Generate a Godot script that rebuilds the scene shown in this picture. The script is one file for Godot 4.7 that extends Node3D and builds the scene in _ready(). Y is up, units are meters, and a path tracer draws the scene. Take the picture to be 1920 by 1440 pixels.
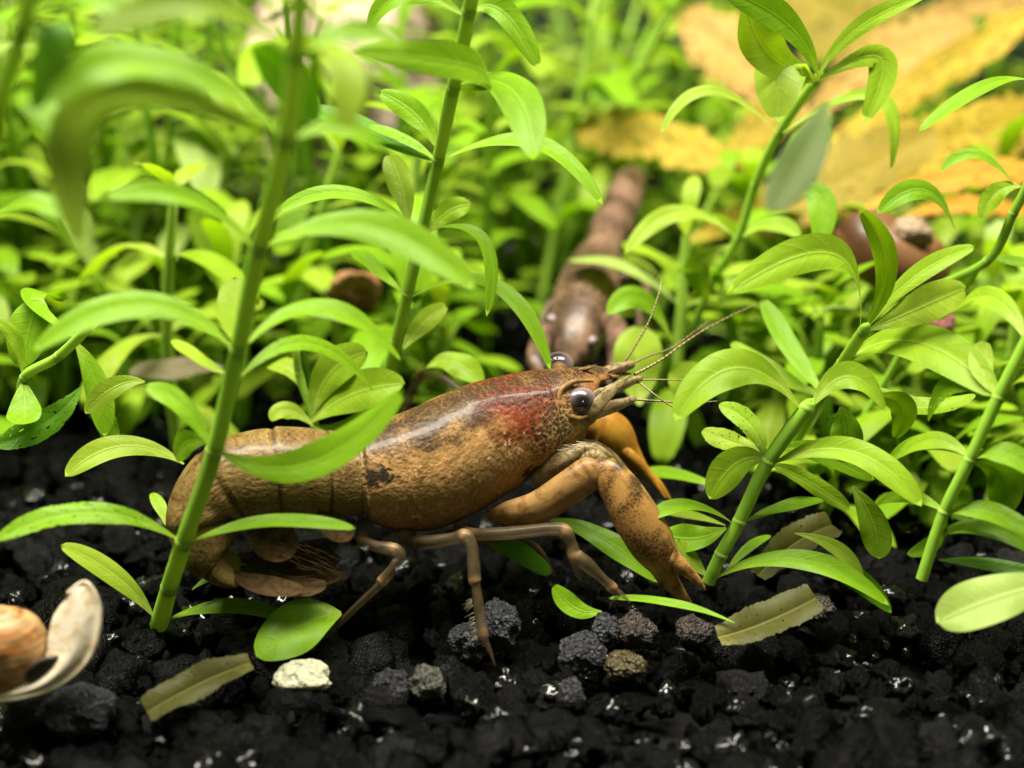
extends Node3D
# A close-up, in real metres, of a dwarf crayfish on black gravel among aquarium stem plants.

const W := 1920.0
const H := 1440.0
const PITCH := 20.0
const EYE := Vector3(0.0, 0.0385, 0.0665)
const FOCAL_PX := 2571.0
const FOCUS := 0.0742
var cam_right := Vector3.RIGHT
var cam_up := Vector3.UP
var cam_fwd := Vector3.FORWARD
var rng := RandomNumberGenerator.new()
var used := {}
var M := {}
var noise := FastNoiseLite.new()

# ---------------------------------------------------------------- helpers
func at(px: float, py: float, d: float) -> Vector3:   # a place: d millimetres along the lens axis
	var m := d * 0.001
	return EYE + cam_fwd * m + cam_right * ((px - W / 2) * m / FOCAL_PX) - cam_up * ((py - H / 2) * m / FOCAL_PX)

func on_ground(px: float, py: float, y: float) -> Vector3:
	var a := at(px, py, 50.0) - EYE
	return EYE + a * ((EYE.y - y) / -a.y)

func mm(px: float, d: float) -> float:   # that many pixels at depth d, in metres
	return px * d * 0.001 / FOCAL_PX

func numbered(called: String) -> String:
	var k: int = used.get(called, 0)
	used[called] = k + 1
	return called if k == 0 else "%s_%03d" % [called, k]

func thing(called: String, label: String, category: String, where := Vector3.ZERO, group := "") -> Node3D:
	var o := Node3D.new()
	o.name = numbered(called)
	add_child(o, true)
	o.position = where
	tag(o, label, category, group)
	return o

func tag(o: Node, label: String, category: String, group := "", kind := "") -> Node:
	if label: o.set_meta("label", label)
	if category: o.set_meta("category", category)
	if group: o.set_meta("group", group)
	if kind: o.set_meta("kind", kind)
	return o

func obj(called: String, mesh: Mesh, mat: Material, parent: Node3D = null) -> MeshInstance3D:
	var o := MeshInstance3D.new()
	o.mesh = mesh
	o.material_override = mat
	o.cast_shadow = GeometryInstance3D.SHADOW_CASTING_SETTING_ON
	if parent == null:
		o.name = numbered(called)
		add_child(o, true)
	else:
		var n := 0
		var base := called
		while parent.has_node(NodePath(called)):
			n += 1
			called = "%s_%03d" % [base, n]
		o.name = called
		parent.add_child(o)
	return o

# a sheet of (rows+1) x (cols+1) points; round closes the columns (seam doubled for the texture)
func sheet(rows: int, cols: int, pts: PackedVector3Array, uvs: PackedVector2Array, round_ := false, colors := PackedColorArray(), holes := PackedByteArray()) -> ArrayMesh:
	var c := cols + 1
	var normals := PackedVector3Array()
	normals.resize(pts.size())
	for r in rows + 1:
		for k in c:
			var ra := maxi(r - 1, 0)
			var rb := mini(r + 1, rows)
			var ka := k - 1
			var kb := k + 1
			if round_:
				ka = (k - 1 + cols) % cols
				kb = (k + 1) % cols
			else:
				ka = maxi(ka, 0)
				kb = mini(kb, cols)
			var dr := pts[rb * c + k] - pts[ra * c + k]
			var dk := pts[r * c + kb] - pts[r * c + ka]
			var n := dk.cross(dr)
			if n.length_squared() < 1e-24:
				n = (pts[rb * c + (k + cols / 4) % c] - pts[ra * c + k]) if r == 0 or r == rows else Vector3.UP
				n = pts[r * c + k] - pts[(1 if r == 0 else rows - 1) * c + k] if r == 0 or r == rows else Vector3.UP
			normals[r * c + k] = n.normalized() if n.length_squared() > 1e-24 else Vector3.UP
	var index := PackedInt32Array()
	for r in rows:
		for k in cols:
			if holes.size() and holes[r * c + k]: continue
			var a := r * c + k
			index.append_array([a, a + c, a + 1, a + 1, a + c, a + c + 1])
	var arrays := []
	arrays.resize(Mesh.ARRAY_MAX)
	arrays[Mesh.ARRAY_VERTEX] = pts
	arrays[Mesh.ARRAY_NORMAL] = normals
	arrays[Mesh.ARRAY_TEX_UV] = uvs
	arrays[Mesh.ARRAY_INDEX] = index
	if colors.size(): arrays[Mesh.ARRAY_COLOR] = colors
	var m := ArrayMesh.new()
	m.add_surface_from_arrays(Mesh.PRIMITIVE_TRIANGLES, arrays)
	return m

func spline(p: Array, t: float) -> Variant:   # Catmull-Rom through numbers or vectors, t in 0..1
	var n := p.size() - 1
	var f := clampf(t, 0.0, 1.0) * n
	var i := mini(int(f), n - 1)
	var u := f - i
	var a = p[maxi(i - 1, 0)]
	var b = p[i]
	var c = p[i + 1]
	var e = p[mini(i + 2, n)]
	return 0.5 * ((2.0 * b) + (c - a) * u + (2.0 * a - 5.0 * b + 4.0 * c - e) * u * u + (3.0 * b - a - 3.0 * c + e) * u * u * u)

# a swept tube; p holds points, r radii in metres; flat squeezes it along `side`
func tube(p: Array, r: Array, sides := 10, rows := 40, flat := 1.0, side := Vector3.ZERO, bands = null, wob := 0.0) -> ArrayMesh:
	var pts := PackedVector3Array()
	var uvs := PackedVector2Array()
	var cols := PackedColorArray()
	var s := side
	for i in rows + 1:
		var t := float(i) / rows
		var c: Vector3 = spline(p, t)
		var tan: Vector3 = (spline(p, minf(t + 0.004, 1.0)) - spline(p, maxf(t - 0.004, 0.0))).normalized()
		if s == Vector3.ZERO: s = tan.cross(Vector3.UP if absf(tan.y) < 0.9 else Vector3.RIGHT)
		s = (s - tan * s.dot(tan)).normalized()
		var u := tan.cross(s)
		var rad: float = maxf(spline(r, t), 0.0)
		for k in sides + 1:
			var a := TAU * k / sides
			var v := (s * cos(a) * flat + u * sin(a)) * rad
			if wob > 0.0: v *= 1.0 + wob * noise.get_noise_3dv((c + v) * 60000.0)
			pts.append(c + v)
			uvs.append(Vector2(float(k) / sides, t))
			if bands != null: cols.append(bands.call(t, a))
	return sheet(rows, sides, pts, uvs, true, cols)

# points given as [px, py, d, radius px] rows
func tube_px(rows_in: Array, sides := 10, rows := 40, flat := 1.0, side := Vector3.ZERO, bands = null, wob := 0.0) -> ArrayMesh:
	var p := []
	var r := []
	for q in rows_in:
		p.append(at(q[0], q[1], q[2]))
		r.append(mm(q[3], q[2]))
	return tube(p, r, sides, rows, flat, side, bands, wob)

func profile(t: float) -> float:   # half width of a leaf along its length, 1 at the widest
	return 0.06 * (1.0 - t) + pow(t, 1.05) * pow(1.0 - t, 0.58) * 2.14

var leaf_cut := Vector2(0, 1)   # the part of a blade that is left of a torn leaf
func leaf_mesh(a: Vector3, mid: Vector3, b: Vector3, width: float, side: Vector3, rows := 24, cols := 8, fold := 0.22, seed_ := 0.0, ragged := 0.0) -> ArrayMesh:
	var c := 2.0 * mid - 0.5 * (a + b)
	var pts := PackedVector3Array()
	var uvs := PackedVector2Array()
	var holes := PackedByteArray()
	for i in rows + 1:
		var t := float(i) / rows
		t = t + 0.12 * sin(TAU * t) / TAU * -1.0
		var p := a.lerp(c, t).lerp(c.lerp(b, t), t)
		var tan := (a.lerp(c, minf(t + 0.01, 1.0)).lerp(c.lerp(b, minf(t + 0.01, 1.0)), minf(t + 0.01, 1.0)) - a.lerp(c, maxf(t - 0.01, 0.0)).lerp(c.lerp(b, maxf(t - 0.01, 0.0)), maxf(t - 0.01, 0.0))).normalized()
		var s := (side - tan * side.dot(tan)).normalized()
		var n := tan.cross(s)
		var hw := width * 0.5 * maxf(profile(lerpf(leaf_cut.x, leaf_cut.y, t)), 0.0)
		for k in cols + 1:
			var e := 2.0 * k / cols - 1.0
			var w1 := 1.0
			if ragged > 0.0:
				w1 = 1.0 + ragged * (noise.get_noise_2d(t * 420.0 + seed_ * 57.0, signf(e) * 40.0) + 0.6 * noise.get_noise_2d(t * 1700.0 + seed_ * 57.0, signf(e) * 40.0)) * absf(e)
				var hn := noise.get_noise_2d(t * 500.0 + seed_ * 91.0, e * 130.0) + 0.5 * noise.get_noise_2d(t * 1500.0, e * 420.0 + seed_ * 31.0)
				holes.append(1 if hn > (0.36 if ragged > 0.3 else 0.5 if ragged == 0.10 else 0.62) and absf(e) > 0.12 else 0)
			var wave := (0.08 + 0.09 * fposmod(seed_ * 0.37, 1.0)) * width * sin(t * (6.0 + 5.0 * fposmod(seed_ * 0.61, 1.0)) + seed_ * 3.1 + (1.7 if e > 0 else 0.0)) * e * e * minf(t * 3.0, 1.0)
			pts.append(p + s * (hw * e * w1) + n * (hw * fold * (pow(absf(e), 0.75) - 0.35 * e * e) + wave * 0.5 * profile(t)))
			uvs.append(Vector2(0.5 + 0.5 * e, t))
	return sheet(rows, cols, pts, uvs, false, PackedColorArray(), holes)

# side vector of a leaf whose upper face is turned `roll` degrees from facing the viewer towards the sky
func leaf_side(a: Vector3, mid: Vector3, b: Vector3, roll: float) -> Vector3:
	var t := (b - a).normalized()
	var v := (mid - EYE).normalized()
	var s0 := t.cross(v).normalized()
	var n0 := t.cross(s0).normalized()
	var g := 1.0 if s0.y >= 0.0 else -1.0
	var r := deg_to_rad(roll)
	return s0 * cos(r) - n0 * (sin(r) * g)

var leaf_count := 0
# q = [base x, y, middle x, y, tip x, y, width px, roll, base depth, tip depth]
func leaf(parent: Node3D, q: Array, mat: String, fold := 0.22, called := "leaf", ragged := 0.0) -> MeshInstance3D:
	leaf_count += 1
	if called == "leaf" and leaf_count % 9 == 4: ragged = 0.10   # a nibbled one now and then
	var bulge: float = q[10] if q.size() > 10 else 0.0
	var a := at(q[0], q[1], q[8])
	var m := at(q[2], q[3], (q[8] + q[9]) / 2.0 + bulge)
	var b := at(q[4], q[5], q[9])
	var side := leaf_side(a, m, b, q[7])
	var o := parent.position if parent else Vector3.ZERO
	var mesh := leaf_mesh(a - o, m - o, b - o, mm(q[6] * (0.84 if called == "leaf" else 1.0), (q[8] + q[9]) / 2.0), side, 26 if ragged == 0.0 else 90, 8 if ragged == 0.0 else 30, fold, leaf_count * 1.37, ragged)
	return obj(called, mesh, M[mat], parent)

# a plant: stem rows [px, py, d, radius px], leaves as above, each with the name of its material
func plant(label: String, stem: Array, leaves: Array, group := "stem plants round the crayfish", stem_mat := "stem") -> Node3D:
	var t := thing("stem_plant", label, "plant", at(stem[0][0], stem[0][1], stem[0][2]), group)
	var p := []
	var r := []
	for q in stem:
		p.append(at(q[0], q[1], q[2]) - t.position)
		r.append(mm(q[3], q[2]) * 0.86)
	obj("stem", tube(p, r, 12, 12 * stem.size(), 1.0, Vector3.ZERO, null, 0.06), M[stem_mat], t)
	for i in range(1, stem.size() - 1):
		var ring := tube([p[i] - (p[i + 1] - p[i - 1]).normalized() * r[i] * 0.9, p[i], p[i] + (p[i + 1] - p[i - 1]).normalized() * r[i] * 0.9], [r[i] * 0.8, r[i] * 1.07, r[i] * 0.8], 12, 10)
		obj("node", ring, M.node, t)
	for q in leaves:
		leaf(t, q.slice(1), q[0])
	return t

# ---------------------------------------------------------------- materials
func lin(r: float, g: float, b: float) -> Color:
	return Color(r, g, b).linear_to_srgb()

func mat(albedo: Color, rough: float, spec := 0.5) -> StandardMaterial3D:
	var m := StandardMaterial3D.new()
	m.albedo_color = albedo
	m.roughness = rough
	m.metallic_specular = spec
	return m

func picture(w: int, h: int, paint: Callable) -> ImageTexture:
	var data := PackedByteArray()
	data.resize(w * h * 3)
	var i := 0
	for y in h:
		for x in w:
			var c: Color = paint.call((x + 0.5) / w, (y + 0.5) / h).linear_to_srgb()
			data[i] = int(clampf(c.r, 0, 1) * 255.0)
			data[i + 1] = int(clampf(c.g, 0, 1) * 255.0)
			data[i + 2] = int(clampf(c.b, 0, 1) * 255.0)
			i += 3
	return ImageTexture.create_from_image(Image.create_from_data(w, h, false, Image.FORMAT_RGB8, data))

func leaf_picture(base: Color, rib: Color, edge: Color, spots: float, seed_: int) -> ImageTexture:
	var n := FastNoiseLite.new()
	n.seed = seed_
	n.frequency = 0.02
	var fine := FastNoiseLite.new()
	fine.seed = seed_ + 9
	fine.noise_type = FastNoiseLite.TYPE_CELLULAR
	fine.frequency = 0.14
	var paint := func(u: float, v: float) -> Color:
		var x := absf(u - 0.5) * 2.0
		var c := base
		var big := n.get_noise_2d(u * 130.0, v * 260.0)
		c = c.lerp(edge, clampf(0.35 + big * 0.9, 0.0, 1.0) * 0.55)
		var cells := fine.get_noise_2d(u * 130.0, v * 300.0)
		c = c * (1.0 + 0.16 * cells)
		var ribw := 0.09 * (1.0 - v) + 0.02
		var mid := clampf(1.0 - x / ribw, 0.0, 1.0)
		var side := fposmod(v * 7.0 - x * 0.9 + 0.15 * n.get_noise_2d(u * 300.0, v * 200.0), 1.0)
		var vein := clampf(1.0 - absf(side - 0.5) / 0.09, 0.0, 1.0) * clampf(1.0 - x, 0.0, 1.0) * (0.5 if spots > 0.5 else 0.07)
		c = c.lerp(rib, clampf(mid * 0.6 * (0.4 + 0.6 * (1.0 - v)) + vein, 0.0, 1.0))
		c = c.lerp(rib, clampf(1.0 - v * 4.2 + big * 0.8, 0.0, 1.0) * 0.5)
		if spots > 0.0:
			var s := n.get_noise_2d(u * 700.0 + 90.0, v * 1200.0)
			if spots > 0.5: c = c.lerp(Color(0.20, 0.085, 0.02), clampf((n.get_noise_2d(u * 330.0 + 40.0, v * 420.0) - 0.18) * 3.0, 0.0, 1.0) * 0.55)
			if s > 0.52 - spots * 0.2: c = c.lerp(Color(0.03, 0.02, 0.01), minf((s - 0.52 + spots * 0.2) * 9.0, 0.85))
		return c
	return picture(128, 256, paint)

func leaf_mat(called: String, base: Color, rib: Color, edge: Color, glow: Color, seed_: int, spots := 0.0, rough := 0.36) -> void:
	var m := mat(Color.WHITE, rough, 0.22)
	m.albedo_texture = leaf_picture(base, rib, edge, spots, seed_)
	m.backlight_enabled = true
	m.backlight = glow
	m.cull_mode = BaseMaterial3D.CULL_DISABLED
	m.heightmap_enabled = true
	m.heightmap_texture = M.leaf_bump
	m.heightmap_scale = 0.006
	M[called] = m

func make_materials() -> void:
	var bn := FastNoiseLite.new()
	bn.noise_type = FastNoiseLite.TYPE_CELLULAR
	bn.frequency = 0.09
	M.leaf_bump = picture(128, 256, func(u: float, v: float) -> Color:
		var x := absf(u - 0.5) * 2.0
		var g := 0.5 + 0.10 * bn.get_noise_2d(u * 130.0, v * 300.0)
		g -= 0.35 * clampf(1.0 - x / 0.09, 0.0, 1.0)
		var side := fposmod(v * 7.0 - x * 0.9, 1.0)
		g -= 0.12 * clampf(1.0 - absf(side - 0.5) / 0.12, 0.0, 1.0)
		return Color(g, g, g).srgb_to_linear())
	var glow := Color(0.92, 0.96, 0.42)
	leaf_mat("green", Color(0.155, 0.31, 0.010), Color(0.33, 0.46, 0.06), Color(0.22, 0.38, 0.014), glow, 3)
	leaf_mat("bright", Color(0.21, 0.35, 0.016), Color(0.46, 0.56, 0.11), Color(0.29, 0.43, 0.022), glow, 5)
	leaf_mat("deep", Color(0.075, 0.20, 0.008), Color(0.17, 0.30, 0.03), Color(0.11, 0.25, 0.010), Color(0.9, 0.95, 0.4), 7)
	leaf_mat("olive", Color(0.15, 0.24, 0.014), Color(0.27, 0.35, 0.04), Color(0.19, 0.27, 0.015), Color(0.9, 0.85, 0.4), 11, 0.10)
	leaf_mat("lime", Color(0.26, 0.385, 0.028), Color(0.54, 0.62, 0.18), Color(0.35, 0.47, 0.035), Color(0.98, 1.02, 0.45), 13)
	leaf_mat("pale", Color(0.30, 0.40, 0.09), Color(0.5, 0.58, 0.22), Color(0.22, 0.36, 0.05), glow, 17)
	leaf_mat("rotten", Color(0.042, 0.042, 0.006), Color(0.11, 0.105, 0.02), Color(0.028, 0.025, 0.004), Color(0.4, 0.36, 0.16), 19, 0.12, 0.5)
	leaf_mat("yellow", Color(0.42, 0.31, 0.028), Color(0.55, 0.42, 0.06), Color(0.44, 0.28, 0.045), Color(0.9, 0.85, 0.4), 23, 0.75, 0.6)
	leaf_mat("peach", Color(0.36, 0.23, 0.055), Color(0.40, 0.28, 0.08), Color(0.40, 0.24, 0.09), Color(0.6, 0.5, 0.35), 29, 0.9, 0.65)
	leaf_mat("amber", Color(0.36, 0.18, 0.014), Color(0.42, 0.25, 0.03), Color(0.28, 0.12, 0.012), Color(0.6, 0.48, 0.2), 31, 0.3, 0.5)
	leaf_mat("olive_yellow", Color(0.25, 0.19, 0.025), Color(0.36, 0.27, 0.04), Color(0.17, 0.14, 0.02), Color(0.8, 0.7, 0.3), 41, 0.4, 0.6)
	leaf_mat("beige", Color(0.16, 0.135, 0.07), Color(0.2, 0.17, 0.10), Color(0.11, 0.09, 0.05), Color(0.5, 0.45, 0.3), 37, 0.4, 0.6)
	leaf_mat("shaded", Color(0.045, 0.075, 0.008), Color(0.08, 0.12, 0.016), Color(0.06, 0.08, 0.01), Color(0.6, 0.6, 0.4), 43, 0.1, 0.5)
	M.stem = mat(lin(0.21, 0.40, 0.035), 0.45, 0.25)
	M.stem.backlight_enabled = true
	M.stem.backlight = Color(0.6, 0.65, 0.3)
	M.stem_pale = mat(lin(0.26, 0.42, 0.05), 0.4)
	M.stem_pale.backlight_enabled = true
	M.stem_pale.backlight = Color(0.6, 0.65, 0.3)
	M.node = mat(lin(0.30, 0.46, 0.07), 0.45, 0.25)
	M.node.backlight_enabled = true
	M.node.backlight = Color(0.6, 0.65, 0.3)
	M.gravel = mat(Color.WHITE, 0.30, 0.19)
	M.gravel.vertex_color_use_as_albedo = true
	var gb := NoiseTexture2D.new()
	gb.noise = FastNoiseLite.new()
	gb.noise.frequency = 0.05
	gb.noise.fractal_octaves = 5
	gb.width = 256
	gb.height = 256
	gb.seamless = true
	M.grain = gb
	M.gravel.heightmap_enabled = true
	M.gravel.heightmap_texture = gb
	M.gravel.heightmap_scale = 0.015
	M.gravel.uv1_triplanar = true
	M.gravel.uv1_scale = Vector3.ONE * 0.9
	M.gravel_wet = M.gravel.duplicate()
	M.gravel_wet.heightmap_scale = 0.006
	M.gravel_wet.clearcoat_enabled = true
	M.gravel_wet.clearcoat = 0.6
	M.gravel_wet.clearcoat_roughness = 0.07
	M.soil = mat(lin(0.003, 0.003, 0.003), 0.6, 0.2)

func stone_mat(c: Color, rough := 0.6, bump := 0.05, scale := 350.0) -> StandardMaterial3D:
	var m := mat(Color.WHITE, rough, 0.4)
	var n := FastNoiseLite.new()
	n.seed = int(c.r * 1000.0)
	n.frequency = 0.03
	n.fractal_octaves = 5
	var nt := NoiseTexture2D.new()
	nt.noise = n
	nt.width = 256
	nt.height = 256
	nt.seamless = true
	var ramp := Gradient.new()
	ramp.set_color(0, (c * 0.45).linear_to_srgb())
	ramp.set_color(1, (c * 1.5).linear_to_srgb())
	nt.color_ramp = ramp
	m.albedo_texture = nt
	m.heightmap_enabled = true
	m.heightmap_texture = M.grain
	m.heightmap_scale = bump
	m.uv1_triplanar = true
	m.uv1_scale = Vector3.ONE * scale
	return m

func lump(rx: float, ry: float, rz: float, rough: float, seed_: int, rows := 14, cols := 20) -> ArrayMesh:
	var pts := PackedVector3Array()
	var uvs := PackedVector2Array()
	var n := FastNoiseLite.new()
	n.seed = seed_
	n.frequency = 0.9
	n.fractal_octaves = 3
	for r in rows + 1:
		var th := PI * r / rows
		for k in cols + 1:
			var ph := TAU * (k % cols) / cols
			var v := Vector3(sin(th) * cos(ph), cos(th), sin(th) * sin(ph))
			var f := 1.0 + rough * n.get_noise_3dv(v * 1.3) + rough * 0.35 * n.get_noise_3dv(v * 4.0)
			pts.append(Vector3(v.x * rx, v.y * ry, v.z * rz) * f)
			uvs.append(Vector2(float(k) / cols, float(r) / rows))
	return sheet(rows, cols, pts, uvs, true)

# ---------------------------------------------------------------- the crayfish
# body outline, tail to beak: upper edge x, y, lower edge x, y, half width px, depth
const BODY := [
	[452, 1062, 448, 1092, 40, 72.6], [425, 1030, 400, 1088, 54, 72.4], [446, 1000, 340, 1052, 62, 72.2], [452, 955, 316, 960, 74, 72.1], [470, 985, 372, 850, 82, 72.3], [505, 980, 470, 808, 88, 72.7],
	[566, 974, 560, 804, 90, 73.2], [628, 968, 625, 812, 88, 73.6], [672, 968, 662, 812, 90, 74.0], [705, 984, 690, 798, 100, 74.2], [745, 998, 725, 784, 108, 74.5], [812, 1000, 775, 762, 114, 74.9], [876, 978, 830, 736, 114, 75.3],
	[940, 940, 890, 714, 108, 75.7], [998, 900, 950, 702, 98, 76.0], [1040, 865, 1000, 695, 86, 76.3], [1074, 846, 1035, 691, 74, 76.5], [1096, 816, 1062, 689, 56, 76.7], [1104, 762, 1085, 688, 40, 76.8], [1115, 718, 1108, 689, 29, 77.0], [1142, 708, 1138, 693, 19, 77.2], [1165, 704, 1162, 697, 9, 77.4], [1184, 702, 1183, 700, 2, 77.5]]
const LATERAL := Vector3(-0.28, 0.50, 0.82)   # towards the far side, in right / up / away

func body_station(t: float) -> Array:   # [upper, lower, half width, depth]
	var n := BODY.size() - 1
	var out := []
	for j in [2, 0, 4, 5]:
		var i := mini(int(t * n), n - 1)
		var u := t * n - i
		if j < 4:
			var q := []
			for k in [i - 1, i, i + 1, i + 2]:
				var row = BODY[clampi(k, 0, n)]
				q.append(Vector2(row[j], row[j + 1]))
			out.append(0.5 * ((2.0 * q[1]) + (q[2] - q[0]) * u + (2.0 * q[0] - 5.0 * q[1] + 4.0 * q[2] - q[3]) * u * u + (3.0 * q[1] - q[0] - 3.0 * q[2] + q[3]) * u * u * u))
		else:
			out.append(lerpf(BODY[i][j], BODY[mini(i + 1, n)][j], u))
	return out

func seg_dist(p: Vector2, line: Array) -> float:
	var best := 1e9
	for i in line.size() - 1:
		best = minf(best, p.distance_to(Geometry2D.get_closest_point_to_segment(p, line[i], line[i + 1])))
	return best

func skin_point(t: float, phi: float) -> Vector2:   # where on the outline drawing a place of the skin lies; both flanks alike
	var s := body_station(t)
	var h := (1.0 - cos(minf(absf(phi), deg_to_rad(150.0)) + deg_to_rad(30.0))) * 0.5
	return s[0].lerp(s[1], h)

const NECK_GROOVE := [Vector2(866, 806), Vector2(905, 822), Vector2(955, 836), Vector2(985, 872)]
const RIDGE := [Vector2(862, 758), Vector2(930, 742), Vector2(1000, 738), Vector2(1040, 725)]

func body_mesh() -> ArrayMesh:
	var rows := 300
	var cols := 84
	var pts := PackedVector3Array()
	var uvs := PackedVector2Array()
	var lat := (cam_right * LATERAL.x + cam_up * LATERAL.y + cam_fwd * LATERAL.z).normalized()
	for i in rows + 1:
		var t := float(i) / rows
		var s := body_station(t)
		var up2: Vector2 = s[0]
		var lo2: Vector2 = s[1]
		var d: float = s[3]
		var top := at(up2.x, up2.y, d)
		var bot := at(lo2.x, lo2.y, d)
		var c := (top + bot) * 0.5
		var spine := (top - bot)
		var half := spine.length() * 0.5
		var s2 := body_station(minf(t + 0.004, 1.0))
		var s1 := body_station(maxf(t - 0.004, 0.0))
		var fwd := (at((s2[0].x + s2[1].x) / 2, (s2[0].y + s2[1].y) / 2, s2[3]) - at((s1[0].x + s1[1].x) / 2, (s1[0].y + s1[1].y) / 2, s1[3])).normalized()
		var l := (lat - fwd * lat.dot(fwd)).normalized()
		var u := spine - l * spine.dot(l)
		u = u.normalized()
		var b := mm(s[2], d)
		# rings of the tail overlap like roof tiles
		var ring := 0.0
		if t < 0.375:
			var f := fposmod(t / 0.375 * 6.0, 1.0)
			ring = 0.04 * (1.0 - f) - 0.03 * exp(-pow((f - 0.96) / 0.05, 2.0))
		var lobes := absf(sin(PI * t / 0.375 * 6.0)) if t < 0.375 else 0.0
		for k in cols + 1:
			var phi := TAU * (k % cols) / cols - PI
			var p2 := skin_point(t, phi)
			var f := 1.0 + ring
			if t > 0.4 and t < 0.78:
				f -= 0.018 * exp(-pow(seg_dist(p2, NECK_GROOVE) / 8.0, 2.0))
				f += 0.018 * exp(-pow(seg_dist(p2, RIDGE) / 8.0, 2.0))
			if t < 0.385:
				f -= 0.06 * smoothstep(0.30, 0.37, t) - 0.07 * lobes * exp(-pow((absf(phi) - 2.0) / 0.35, 2.0))
			f += 0.02 * exp(-pow((t - 0.392) / 0.004, 2.0)) - 0.03 * exp(-pow((t - 0.381) / 0.004, 2.0))
			f += 0.006 * noise.get_noise_2d(p2.x * 1.2, p2.y * 1.2)
			var ca := cos(phi)
			var sa := sin(phi)
			var under := 1.0 - 0.12 * maxf(-ca, 0.0)
			pts.append(c + (u * ca * half + l * -sa * b * under) * f)
			uvs.append(Vector2(t, float(k) / cols))
	return sheet(rows, cols, pts, uvs, true)

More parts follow.
